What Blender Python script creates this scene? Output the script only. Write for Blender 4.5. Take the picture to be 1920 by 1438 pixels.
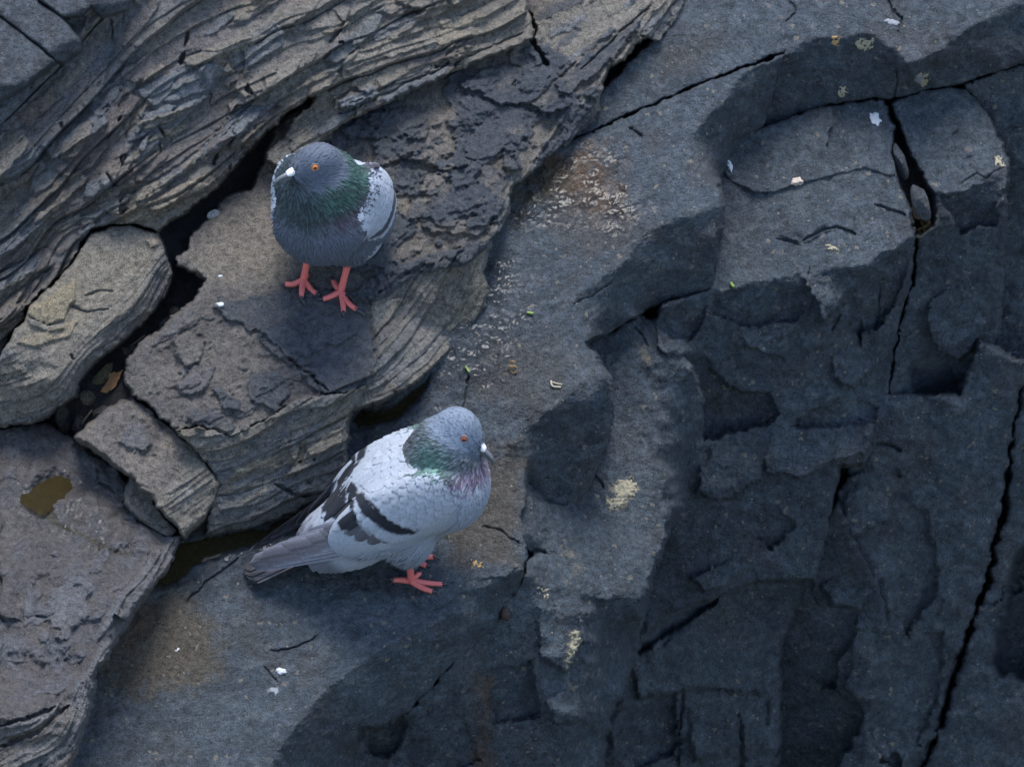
import bpy, bmesh, math, random
import numpy as np
from mathutils import Vector, Matrix

# ------------------------------------------------------------------ camera, sky, sun, exposure
SC = bpy.context.scene
for _o in list(bpy.data.objects):
    bpy.data.objects.remove(_o)
K = 0.0005                       # metres of rock per photograph pixel, at the birds' distance
PITCH = math.radians(35.0)       # the photographer looks down on the ledge
DIST = 6.0
CP, SP = math.cos(PITCH), math.sin(PITCH)
CX, CY = 960.0, 719.0
AX_U = np.array([1.0, 0.0, 0.0]); AX_V = np.array([0.0, SP, CP]); AX_W = np.array([0.0, -CP, SP])

cam_data = bpy.data.cameras.new('camera')
cam = bpy.data.objects.new('camera', cam_data)
SC.collection.objects.link(cam)
cam.location = tuple(AX_W * DIST)
cam.rotation_euler = (math.pi / 2 - PITCH, 0, 0)
cam_data.sensor_width = 36.0
cam_data.lens = 36.0 * DIST / (1920 * K)
cam_data.clip_start = 0.1
cam_data.clip_end = 200.0
cam_data.dof.use_dof = True
cam_data.dof.focus_distance = DIST + 0.03
cam_data.dof.aperture_fstop = 26.0
SC.camera = cam

SUN_EL, SUN_AZ = math.radians(73), math.radians(8)    # azimuth: from behind the wall (+y) towards +x
world = bpy.data.worlds.new('World'); SC.world = world
world.use_nodes = True
_nt = world.node_tree
_bg = _nt.nodes['Background']
_sky = _nt.nodes.new('ShaderNodeTexSky')
_sky.sky_type = 'NISHITA'; _sky.sun_disc = False
_sky.sun_elevation = SUN_EL; _sky.sun_rotation = SUN_AZ
_sky.air_density = 1.0; _sky.dust_density = 1.0; _sky.ozone_density = 1.0
_nt.links.new(_sky.outputs[0], _bg.inputs[0])
_bg.inputs[1].default_value = 0.115
sun_data = bpy.data.lights.new('sun', 'SUN')
sun_data.energy = 1.5; sun_data.angle = math.radians(26); sun_data.color = (1.0, 0.995, 0.985)
sun = bpy.data.objects.new('sun', sun_data); SC.collection.objects.link(sun)
_sd = Vector((math.sin(SUN_AZ) * math.cos(SUN_EL), math.cos(SUN_AZ) * math.cos(SUN_EL), math.sin(SUN_EL)))
sun.rotation_euler = _sd.to_track_quat('Z', 'Y').to_euler()
sun.location = (1, 1, 3)
SC.view_settings.view_transform = 'Standard'
SC.view_settings.look = 'None'
SC.view_settings.gamma = 1.0
SC.view_settings.use_curve_mapping = False
SC.view_settings.exposure = 1.80

# ------------------------------------------------------------------ small maths helpers
RNG = np.random.RandomState(7)

def unproj(x, y, W):
    """photograph pixel + height W (pixel units towards the camera) -> world point"""
    x = np.asarray(x, float); y = np.asarray(y, float); w = np.asarray(W, float) * K
    s = (DIST - w) / DIST * K
    u = (x - CX) * s; v = (CY - y) * s
    return u[..., None] * AX_U + v[..., None] * AX_V + w[..., None] * AX_W

def proj(P):
    P = np.asarray(P, float)
    u = P @ AX_U; v = P @ AX_V; w = P @ AX_W
    s = (DIST - w) / DIST * K
    return CX + u / s, CY - v / s, w / K

_G = RNG.uniform(0, 2 * np.pi, 4096)
_GX = np.cos(_G).astype(np.float32); _GY = np.sin(_G).astype(np.float32)

def _hash(ix, iy, seed):
    h = (ix * 374761393 + iy * 668265263 + seed * 974711) & 0x7fffffff
    h = ((h ^ (h >> 13)) * 1274126177) & 0x7fffffff
    return (h ^ (h >> 16))

def rnd(ix, iy, seed):
    return (_hash(ix.astype(np.int64), iy.astype(np.int64), seed) & 0xffff) / 65535.0

def noise(x, y, seed=0):
    x = np.asarray(x, np.float32); y = np.asarray(y, np.float32)
    x0 = np.floor(x); y0 = np.floor(y)
    fx = x - x0; fy = y - y0
    ix = x0.astype(np.int64); iy = y0.astype(np.int64)
    u = fx * fx * fx * (fx * (fx * 6 - 15) + 10); v = fy * fy * fy * (fy * (fy * 6 - 15) + 10)
    def g(dx, dy):
        h = _hash(ix + dx, iy + dy, seed) & 4095
        return _GX[h] * (fx - dx) + _GY[h] * (fy - dy)
    a = g(0, 0); b = g(1, 0); c = g(0, 1); d = g(1, 1)
    return ((a + (b - a) * u) + ((c + (d - c) * u) - (a + (b - a) * u)) * v) * 1.5

def fbm(x, y, octs=4, seed=0, gain=0.5, lac=2.03):
    r = 0; a = 1.0; t = 0
    for i in range(octs):
        r = r + a * noise(x, y, seed + 31 * i); t += a
        a *= gain; x = x * lac + 11.3; y = y * lac - 7.7
    return r / t

def ridged(x, y, octs=4, seed=0):
    r = 0; a = 1.0; t = 0
    for i in range(octs):
        r = r + a * (1 - 2 * np.abs(noise(x, y, seed + 17 * i))); t += a
        a *= 0.55; x = x * 2.1 + 3.1; y = y * 2.1 + 9.2
    return r / t

def scoops(x, y, seed=0, slope=0.5, curv=0.35):
    """knapped rock: lower envelope of tilted shallow bowls, in cell units"""
    x0 = np.floor(x); y0 = np.floor(y); best = np.full(x.shape, 1e9, np.float32)
    for dx in (-1, 0, 1):
        for dy in (-1, 0, 1):
            cx = x0 + dx; cy = y0 + dy
            px = cx + rnd(cx, cy, seed + 1) - x; py = cy + rnd(cx, cy, seed + 2) - y
            a = rnd(cx, cy, seed + 3) * 6.283; m = rnd(cx, cy, seed + 4) * slope
            h = rnd(cx, cy, seed + 5) * 0.25 + (np.cos(a) * px + np.sin(a) * py) * m + (px * px + py * py) * curv
            best = np.minimum(best, h)
    return best

def sstep(a, b, x):
    t = np.clip((x - a) / (b - a), 0, 1); return t * t * (3 - 2 * t)

def poly_sd(poly, X, Y):
    """signed distance to a polygon, positive inside"""
    p = np.asarray(poly, np.float32); n = len(p)
    d2 = np.full(X.shape, 1e12, np.float32); inside = np.zeros(X.shape, bool)
    for i in range(n):
        ax, ay = p[i]; bx, by = p[(i + 1) % n]
        ex, ey = bx - ax, by - ay
        wx = X - ax; wy = Y - ay
        t = np.clip((wx * ex + wy * ey) / (ex * ex + ey * ey + 1e-9), 0, 1)
        qx = wx - ex * t; qy = wy - ey * t
        d2 = np.minimum(d2, qx * qx + qy * qy)
        if ay != by:
            c = ((ay > Y) != (by > Y)) & (X < (bx - ax) * (Y - ay) / (by - ay) + ax)
            inside ^= c
    d = np.sqrt(d2)
    return np.where(inside, d, -d)

def line_d(line, X, Y):
    p = np.asarray(line, np.float32); best = np.full(X.shape, 1e12, np.float32); tt = np.zeros(X.shape, np.float32)
    n = len(p) - 1
    for i in range(n):
        ax, ay = p[i]; bx, by = p[i + 1]
        ex, ey = bx - ax, by - ay
        t = np.clip(((X - ax) * ex + (Y - ay) * ey) / (ex * ex + ey * ey + 1e-9), 0, 1)
        d = (X - ax - ex * t) ** 2 + (Y - ay - ey * t) ** 2
        m = d < best
        best = np.where(m, d, best); tt = np.where(m, (i + t) / n, tt)
    return np.sqrt(best), tt

def blur(A, r):
    if r <= 0: return A
    n = int(math.ceil(r * 2.5)); k = np.exp(-0.5 * (np.arange(-n, n + 1) / r) ** 2); k /= k.sum()
    for ax in (0, 1):
        P = np.pad(A, [(n, n) if a == ax else (0, 0) for a in (0, 1)], mode='edge')
        out = np.zeros(A.shape, np.float32)
        for i, w in enumerate(k):
            out += w * (P[i:i + A.shape[0], :] if ax == 0 else P[:, i:i + A.shape[1]])
        A = out
    return A

def tps(ctrl):
    """thin plate surface through control points (x, y, value)"""
    c = np.asarray(ctrl, float); P = c[:, :2] / 100.0; n = len(P)
    d = np.sqrt(((P[:, None] - P[None]) ** 2).sum(-1)); Kq = np.where(d > 0, d * d * np.log(d + 1e-12), 0)
    A = np.zeros((n + 3, n + 3)); A[:n, :n] = Kq + np.eye(n) * 0.02
    A[:n, n] = 1; A[:n, n + 1:] = P; A[n, :n] = 1; A[n + 1:, :n] = P.T
    s = np.linalg.solve(A, np.concatenate([c[:, 2], np.zeros(3)]))
    def f(X, Y):
        x = X / 100.0; y = Y / 100.0
        r = s[n] + s[n + 1] * x + s[n + 2] * y
        for i in range(n):
            q = (x - P[i, 0]) ** 2 + (y - P[i, 1]) ** 2 + 1e-9
            r = r + s[i] * 0.5 * q * np.log(q)
        return r.astype(np.float32)
    return f

def earclip(pts):
    p = [tuple(q[:2]) for q in pts]; idx = list(range(len(p)))
    area = sum(p[i][0] * p[(i + 1) % len(p)][1] - p[(i + 1) % len(p)][0] * p[i][1] for i in range(len(p)))
    if area < 0: idx.reverse()
    cr = lambda a, b, c: (b[0] - a[0]) * (c[1] - a[1]) - (b[1] - a[1]) * (c[0] - a[0])
    out = []; guard = 0
    while len(idx) > 3 and guard < 500:
        guard += 1; done = False
        for k in range(len(idx)):
            i, j, l = idx[k - 1], idx[k], idx[(k + 1) % len(idx)]
            if cr(p[i], p[j], p[l]) <= 1e-6: continue
            if any(m not in (i, j, l) and cr(p[i], p[j], p[m]) >= 0 and cr(p[j], p[l], p[m]) >= 0 and cr(p[l], p[i], p[m]) >= 0 for m in idx): continue
            out.append((i, j, l)); idx.pop(k); done = True; break
        if not done: break
    if len(idx) == 3: out.append(tuple(idx))
    return out

# ------------------------------------------------------------------ object helpers
COL = SC.collection

def tag(o, label=None, cat=None, group=None, kind=None):
    if label: o['label'] = label
    if cat: o['category'] = cat
    if group: o['group'] = group
    if kind: o['kind'] = kind
    return o

def empty(name, loc):
    o = bpy.data.objects.new(name, None); COL.objects.link(o); o.location = tuple(loc)
    o.empty_display_size = 0.02
    return o

def new_mesh(name, V, F, mat, parent=None, origin=None, cols=None, wet=None, smooth=True):
    """one mesh object; F is an (n,4)/(n,3) array or a list of such arrays"""
    V = np.asarray(V, np.float64)
    if parent is not None:
        org = np.array(parent['_org'])
    else:
        org = V.mean(0) if origin is None else np.asarray(origin)
    me = bpy.data.meshes.new(name)
    Fs = [np.asarray(f, np.int64) for f in (F if isinstance(F, list) else [F]) if len(f)]
    nv = len(V)
    me.vertices.add(nv); me.vertices.foreach_set('co', (V - org).astype(np.float32).ravel())
    loops = np.concatenate([f.ravel() for f in Fs]); tot = np.concatenate([np.full(len(f), f.shape[1]) for f in Fs])
    start = np.concatenate([[0], np.cumsum(tot)[:-1]])
    me.loops.add(len(loops)); me.loops.foreach_set('vertex_index', loops.astype(np.int32))
    me.polygons.add(len(tot)); me.polygons.foreach_set('loop_start', start.astype(np.int32))
    me.polygons.foreach_set('loop_total', tot.astype(np.int32))
    me.update(calc_edges=True)
    if smooth: me.polygons.foreach_set('use_smooth', np.ones(len(tot), bool))
    if cols is not None:
        a = me.attributes.new('col', 'FLOAT_COLOR', 'POINT'); c = np.ones((nv, 4), np.float32)
        cols = np.asarray(cols); c[:, :cols.shape[1]] = cols; a.data.foreach_set('color', c.ravel())
    if wet is not None:
        a = me.attributes.new('wet', 'FLOAT', 'POINT'); a.data.foreach_set('value', np.asarray(wet, np.float32).ravel())
    me.materials.append(mat)
    o = bpy.data.objects.new(name, me); COL.objects.link(o)
    if parent is not None:
        o.parent = parent
        o['_org'] = list(org)
    else:
        o.location = tuple(org); o['_org'] = list(org)
    return o

def root(name, pos):
    o = empty(name, pos); o['_org'] = list(map(float, pos)); return o

def sub(parent, pos=None):
    return parent

# ------------------------------------------------------------------ materials
def N(nt, typ, **kw):
    n = nt.nodes.new(typ)
    for k, v in kw.items(): setattr(n, k, v)
    return n

def rock_material(name, bump=1.0, speck=1.0, rough=0.82, warm=1.0):
    m = bpy.data.materials.new(name); m.use_nodes = True; nt = m.node_tree; L = nt.links.new
    b = nt.nodes['Principled BSDF']
    att = N(nt, 'ShaderNodeAttribute', attribute_name='col'); wet = N(nt, 'ShaderNodeAttribute', attribute_name='wet')
    geo = N(nt, 'ShaderNodeNewGeometry')
    def nz(scale, detail=5, rough_=0.6):
        n = N(nt, 'ShaderNodeTexNoise'); n.inputs['Scale'].default_value = scale; n.inputs['Detail'].default_value = detail
        n.inputs['Roughness'].default_value = rough_; L(geo.outputs['Position'], n.inputs['Vector']); return n
    def mp(src, a, b_, c=0.0, d=1.0):
        n = N(nt, 'ShaderNodeMapRange'); n.inputs[1].default_value = a; n.inputs[2].default_value = b_
        n.inputs[3].default_value = c; n.inputs[4].default_value = d; L(src, n.inputs[0]); return n.outputs[0]
    def mixc(f, a, b_, mode='MIX'):
        n = N(nt, 'ShaderNodeMix', data_type='RGBA', blend_type=mode)
        if isinstance(f, float): n.inputs[0].default_value = f
        else: L(f, n.inputs[0])
        for s, i in ((a, 6), (b_, 7)):
            if isinstance(s, tuple): n.inputs[i].default_value = s
            else: L(s, n.inputs[i])
        return n.outputs[2]
    def mul(a, b_):
        n = N(nt, 'ShaderNodeMath', operation='MULTIPLY')
        for s, i in ((a, 0), (b_, 1)):
            if isinstance(s, float): n.inputs[i].default_value = s
            else: L(s, n.inputs[i])
        return n.outputs[0]
    n1 = nz(170, 7, 0.72); n2 = nz(760, 4, 0.75); n3 = nz(34, 6, 0.62)
    g = N(nt, 'ShaderNodeMath', operation='MULTIPLY_ADD'); L(mp(n1.outputs[0], 0.36, 0.64, 0.30, 1.75), g.inputs[0])
    g.inputs[1].default_value = 0.62; L(mp(n2.outputs[0], 0.34, 0.66, -0.25, 1.05), g.inputs[2])
    gray = N(nt, 'ShaderNodeCombineXYZ')
    for i in range(3): L(g.outputs[0], gray.inputs[i])
    c = mixc(1.0, att.outputs['Color'], gray.outputs[0], 'MULTIPLY')
    c = mixc(mp(n3.outputs[0], 0.50, 0.74, 0.0, 0.30 * warm), c, mixc(1.0, c, (1.28, 1.16, 1.02, 1), 'MULTIPLY'))
    # pale mineral specks and short lichen dashes
    vo = N(nt, 'ShaderNodeTexVoronoi'); vo.inputs['Scale'].default_value = 210; L(geo.outputs['Position'], vo.inputs['Vector'])
    ns = nz(75, 3)
    sp = mul(mp(vo.outputs['Distance'], 0.30, 0.18), mp(ns.outputs[0], 0.50, 0.62))
    sep = N(nt, 'ShaderNodeSeparateColor'); L(vo.outputs['Color'], sep.inputs[0])
    sp = mul(sp, mp(sep.outputs[0], 0.62, 0.78))
    sp = mul(sp, mul(att.outputs['Alpha'], float(speck)))
    c = mixc(sp, c, (0.30, 0.26, 0.21, 1))
    vo2 = N(nt, 'ShaderNodeTexVoronoi'); vo2.inputs['Scale'].default_value = 85; L(geo.outputs['Position'], vo2.inputs['Vector'])
    nw = nz(260, 4, 0.7)
    sep2 = N(nt, 'ShaderNodeSeparateColor'); L(vo2.outputs['Color'], sep2.inputs[0])
    ad = N(nt, 'ShaderNodeMath', operation='ADD'); L(vo2.outputs['Distance'], ad.inputs[0]); L(mp(nw.outputs[0], 0.3, 0.7, -0.22, 0.22), ad.inputs[1])
    s2 = mul(mul(mp(ad.outputs[0], 0.20, 0.13), mp(sep2.outputs[1], 0.72, 0.78)), mul(att.outputs['Alpha'], 0.75 * float(speck)))
    c = mixc(s2, c, (0.27, 0.235, 0.18, 1))
    # wet rock is darker and glossy
    c = mixc(mul(wet.outputs['Fac'], 0.62), c, mixc(1.0, c, (0.34, 0.31, 0.28, 1), 'MULTIPLY'))
    L(c, b.inputs['Base Color'])
    r = N(nt, 'ShaderNodeMath', operation='MULTIPLY_ADD'); L(wet.outputs['Fac'], r.inputs[0]); r.inputs[1].default_value = -(rough - 0.24)
    L(mp(n1.outputs[0], 0.3, 0.7, rough - 0.08, rough + 0.08), r.inputs[2]); L(r.outputs[0], b.inputs['Roughness'])
    b.inputs['Specular IOR Level'].default_value = 0.42
    L(mul(wet.outputs['Fac'], 0.3), b.inputs['Coat Weight']); b.inputs['Coat Roughness'].default_value = 0.2; b.inputs['Coat IOR'].default_value = 1.45
    hs = N(nt, 'ShaderNodeMath', operation='ADD'); L(n1.outputs[0], hs.inputs[0]); L(mul(n2.outputs[0], 0.5), hs.inputs[1])
    bp = N(nt, 'ShaderNodeBump'); bp.inputs['Strength'].default_value = 1.0 * bump; bp.inputs['Distance'].default_value = 0.007
    L(hs.outputs[0], bp.inputs['Height']); L(bp.outputs[0], b.inputs['Normal'])
    return m

M_BASALT = rock_material('dark_rock', 1.3, 1.25, 0.72, 0.6)
M_SHALE = rock_material('shale', 0.9, 0.35, 0.85, 0.7)

def plain(name, color, rough=0.6, spec=0.4, bump=0.0, scale=300, vary=0.25):
    m = bpy.data.materials.new(name); m.use_nodes = True; nt = m.node_tree; b = nt.nodes['Principled BSDF']
    geo = N(nt, 'ShaderNodeNewGeometry'); n = N(nt, 'ShaderNodeTexNoise'); n.inputs['Scale'].default_value = scale; n.inputs['Detail'].default_value = 4
    nt.links.new(geo.outputs['Position'], n.inputs['Vector'])
    mx = N(nt, 'ShaderNodeMix', data_type='RGBA'); nt.links.new(n.outputs[0], mx.inputs[0])
    mx.inputs[6].default_value = tuple(c * (1 - vary) for c in color) + (1,); mx.inputs[7].default_value = tuple(min(1, c * (1 + vary)) for c in color) + (1,)
    nt.links.new(mx.outputs[2], b.inputs['Base Color'])
    b.inputs['Roughness'].default_value = rough; b.inputs['Specular IOR Level'].default_value = spec
    if bump:
        bp = N(nt, 'ShaderNodeBump'); bp.inputs['Strength'].default_value = bump; bp.inputs['Distance'].default_value = 0.001
        nt.links.new(n.outputs[0], bp.inputs['Height']); nt.links.new(bp.outputs[0], b.inputs['Normal'])
    return m

# ------------------------------------------------------------------ rock builder
GS = 2.0                                         # lattice of the rock surface, in photograph pixels (1 mm)
GX0, GY0, GNX, GNY = -260.0, -240.0, 1220, 970
WMAP = np.full((GNY, GNX), -1e9, np.float32)     # front surface of everything rocky built so far

def surf(x, y):
    ix = np.clip(((np.asarray(x, float) - GX0) / GS), 0, GNX - 2); iy = np.clip(((np.asarray(y, float) - GY0) / GS), 0, GNY - 2)
    i = ix.astype(int); j = iy.astype(int); a = ix - i; b = iy - j
    return (WMAP[j, i] * (1 - a) + WMAP[j, i + 1] * a) * (1 - b) + (WMAP[j + 1, i] * (1 - a) + WMAP[j + 1, i + 1] * a) * b

def jagged(X, Y, amp, seed, wl=26.0):
    if amp <= 0: return X, Y
    return (X + amp * (fbm(X / wl, Y / wl, 3, seed) + 0.22 * noise(X / 7.0, Y / 7.0, seed + 5)) * 1.9,
            Y + amp * (fbm(X / wl + 40, Y / wl, 3, seed + 9) + 0.22 * noise(X / 7.0 + 9, Y / 7.0, seed + 6)) * 1.9)

# --- facets: traced faces of the dark blocks; a least-squares pass finds depths that give each face its lie
FACETS = {}
def facet(block, pts, g, at=None, wt=0.4):
    FACETS.setdefault(block, []).append((pts, g, at, wt))

def bench(x, y):
    return 0.55 * (y - 1067.0)

def solve_facets():
    verts = {}; rows = []; rhs = []
    allf = [(b, f) for b, fs in FACETS.items() for f in fs]
    for b, (pts, g, at, wt) in allf:
        for p in pts: verts.setdefault(tuple(p), len(verts))
    nv = len(verts); nf = len(allf)
    for k, (b, (pts, g, at, wt)) in enumerate(allf):
        xc = sum(p[0] for p in pts) / len(pts); yc = sum(p[1] for p in pts) / len(pts)
        for p in pts:
            fw = 8.0 if wt >= 0.6 else 1.0
            r = np.zeros(nv + nf); r[verts[tuple(p)]] = fw; r[nv + k] = -fw
            rows.append(r); rhs.append(fw * (g[0] * (p[0] - xc) + g[1] * (p[1] - yc)))
        r = np.zeros(nv + nf)
        w = (40.0 if wt >= 0.6 else wt) if at is not None else 0.004
        r[nv + k] = w; rows.append(r); rhs.append(w * (at if at is not None else bench(xc, yc)))
    s = np.linalg.lstsq(np.array(rows), np.array(rhs), rcond=None)[0]
    out = {}
    for k, (b, (pts, g, at, wt)) in enumerate(allf):
        xc = sum(p[0] for p in pts) / len(pts); yc = sum(p[1] for p in pts) / len(pts)
        pl = (g[0], g[1], s[nv + k] - g[0] * xc - g[1] * yc)
        out.setdefault(b, []).append(([p[:2] for p in pts], pl, [s[verts[tuple(p)]] - (pl[0] * p[0] + pl[1] * p[1] + pl[2]) for p in pts]))
    return out

def facet_base(faces):
    """each traced face: its own plane, bent to meet its neighbours along the shared edges (mean value interpolation)"""
    def f(X, Y):
        best = np.full(X.shape, -1e9, np.float32); own = np.zeros(X.shape, int)
        for k, (P, pl, res) in enumerate(faces):
            sd = poly_sd(P, X, Y); m = sd > best; best = np.where(m, sd, best); own = np.where(m, k, own)
        W = np.zeros(X.shape, np.float32)
        for k, (P, pl, res) in enumerate(faces):
            m = own == k
            if not m.any(): continue
            x = X[m].astype(np.float64) + 0.0137; y = Y[m].astype(np.float64) + 0.0071; n = len(P)
            dx = [q[0] - x for q in P]; dy = [q[1] - y for q in P]; r = [np.sqrt(a * a + c * c) + 1e-6 for a, c in zip(dx, dy)]
            tn = []
            for i in range(n):
                j = (i + 1) % n; cr = dx[i] * dy[j] - dx[j] * dy[i]; dt = dx[i] * dx[j] + dy[i] * dy[j]
                tn.append((r[i] * r[j] - dt) / np.where(np.abs(cr) < 1e-3, np.where(cr < 0, -1e-3, 1e-3), cr))
            ws = 0; wr = 0
            for i in range(n):
                w = (tn[i - 1] + tn[i]) / r[i]; ws = ws + w; wr = wr + w * res[i]
            rr = np.clip(wr / np.where(np.abs(ws) < 1e-12, 1e-12, ws), min(res), max(res))
            W[m] = pl[0] * x + pl[1] * y + pl[2] + rr
        return W
    return f

class Ctx: pass

def build_rock(name, poly, base, ops=(), mat=None, color=(0.07, 0.075, 0.085), speck=1.0, soft=3.0, rnd_r=9.0, skirt=150.0,
               edge=3.0, seed=1, coarse=1, crease=3.0, parent=None, lift=0.0, wl=26.0, foot=None):
    st = GS * coarse
    p = np.asarray(poly, float)
    x0 = math.floor((max(p[:, 0].min() - 14, GX0) - GX0) / st); x1 = math.ceil((min(p[:, 0].max() + 14, GX0 + GS * (GNX - 3)) - GX0) / st)
    y0 = math.floor((max(p[:, 1].min() - 14, GY0) - GY0) / st); y1 = math.ceil((min(p[:, 1].max() + 14, GY0 + GS * (GNY - 3)) - GY0) / st)
    X, Y = np.meshgrid(GX0 + st * np.arange(x0, x1 + 1), GY0 + st * np.arange(y0, y1 + 1))
    X = X.astype(np.float32); Y = Y.astype(np.float32)
    Xj, Yj = jagged(X, Y, edge, seed, wl)
    sd = poly_sd(poly, Xj, Yj)
    Xc, Yc = jagged(X, Y, crease, seed + 50, 40.0)
    W = blur(base(Xc, Yc).astype(np.float32), soft / st) + lift
    c = Ctx(); c.X, c.Y, c.W, c.sd, c.st, c.seed = X, Y, W, sd, st, seed
    c.base = W.copy()
    c.C = np.empty(X.shape + (4,), np.float32); c.C[..., :3] = color; c.C[..., 3] = speck
    c.wet = np.zeros(X.shape, np.float32)
    for op in ops: op(c)
    W = c.W
    q = np.clip(sd / rnd_r, 0, 1)
    W = W - rnd_r * 0.55 * (1 - np.sqrt(np.clip(1 - (1 - q) ** 2, 0, 1)))
    W = W - skirt * np.clip(-sd / 7.0, 0, 1) ** 1.2
    keep = sd > -9.0
    qk = keep[:-1, :-1] & keep[1:, :-1] & keep[:-1, 1:] & keep[1:, 1:]
    used = np.zeros(X.shape, bool)
    for a, b in ((0, 0), (1, 0), (0, 1), (1, 1)):
        used[a:a + qk.shape[0], b:b + qk.shape[1]] |= qk
    idx = np.full(X.shape, -1, np.int64); idx[used] = np.arange(used.sum())
    F = np.stack([idx[1:, :-1][qk], idx[1:, 1:][qk], idx[:-1, 1:][qk], idx[:-1, :-1][qk]], 1)
    V = unproj(X[used], Y[used], W[used])
    # close the block: its border runs straight back into the rock
    o = new_mesh(name, V, F, mat or M_BASALT, parent=parent, cols=np.clip(c.C[used], 0.0, 1), wet=np.clip(c.wet[used], 0, 1))
    top = np.where(sd > 0, W, -1e9)
    if coarse > 1: top = np.kron(top, np.ones((coarse, coarse), np.float32))
    a0, b0 = y0 * coarse, x0 * coarse
    h = min(top.shape[0], GNY - a0); w = min(top.shape[1], GNX - b0)
    WMAP[a0:a0 + h, b0:b0 + w] = np.maximum(WMAP[a0:a0 + h, b0:b0 + w], top[:h, :w])
    return o

# --- relief and colour operations -------------------------------------------------
def rough(amp, wl=60.0, octs=5, seed=0, kind='fbm', ang=0.0, stretch=1.0):
    def op(c):
        ca, sa = math.cos(ang), math.sin(ang)
        a = (c.X * ca + c.Y * sa) / (wl * stretch); b = (-c.X * sa + c.Y * ca) / wl
        f = fbm if kind == 'fbm' else ridged
        c.W = c.W + amp * f(a, b, octs, seed + c.seed)
    return op

def knap(amp, cell=90.0, seed=0, slope=0.5, curv=0.35, ang=0.0, stretch=1.0, warp=0.25):
    def op(c):
        ca, sa = math.cos(ang), math.sin(ang)
        wx = warp * fbm(c.X / (cell * 0.6), c.Y / (cell * 0.6), 3, seed + 3)
        a = (c.X * ca + c.Y * sa) / (cell * stretch) + wx; b = (-c.X * sa + c.Y * ca) / cell - wx
        s = scoops(a, b, seed + c.seed, slope, curv)
        c.W = c.W + amp * (s - s.mean())
    return op

def bedding(lines):
    pts = []
    for s, ln in lines:
        for x, y in ln: pts.append((x, y, s))
    return tps(pts)

def strata(sfun, levels, seed=0, along=None, mask=None, tint=None, tint_amt=0.5):
    """beds with broken lips: sfun gives the bedding coordinate (px across the beds, growing upwards)"""
    def op(c):
        S = sfun(c.X, c.Y); T = (c.X if along is None else c.X * along[0] + c.Y * along[1])
        m = 1.0 if mask is None else mask(c)
        for k, (per, amp, brk) in enumerate(levels):
            s = (S + per * 0.9 * fbm(T / (per * 9.0), S / (per * 3.0), 3, seed + 7 * k) + per * 0.10 * fbm(T / (per * 1.6), S / (per * 1.2), 3, seed + 3 * k + 1)) / per
            i = np.floor(s); f = s - i
            pr = 0.5 + 0.9 * noise(T / brk + i * 17.31, i * 3.7 + 0.37, seed + 11 * k) + 0.35 * noise(T / (brk * 0.28) + i * 7.7, i * 1.3, seed + 13 * k)
            st = rnd(i, np.floor(T / (brk * 1.3) + 3.0 * rnd(i, i, 5) + 0.3 * noise(T / 20.0, S / 20.0, 3)), seed + 2 * k)     # pieces broken off along the bed
            pr = np.clip(pr * 0.38 + 0.85 * st, 0, 1.25)
            lip = sstep(0.0, 0.06, f) * (1 - 0.70 * f)
            c.W = c.W + m * amp * pr * lip
            if tint is not None and k < 2:
                h = rnd(i, np.zeros_like(i), seed + 40 + k); h2 = rnd(i, np.floor(T / (brk * 2.2)), seed + 60 + k)
                n = len(tint); w = np.clip(h * 0.65 + h2 * 0.35, 0, 0.999) * n
                pal = np.array(tint, np.float32)[np.clip(w.astype(int), 0, n - 1)]
                a = (tint_amt * (0.6 if k else 1.0)) * np.ones_like(S) * m
                c.C[..., :3] = c.C[..., :3] * (1 - a[..., None]) + pal * a[..., None]
    return op

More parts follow.
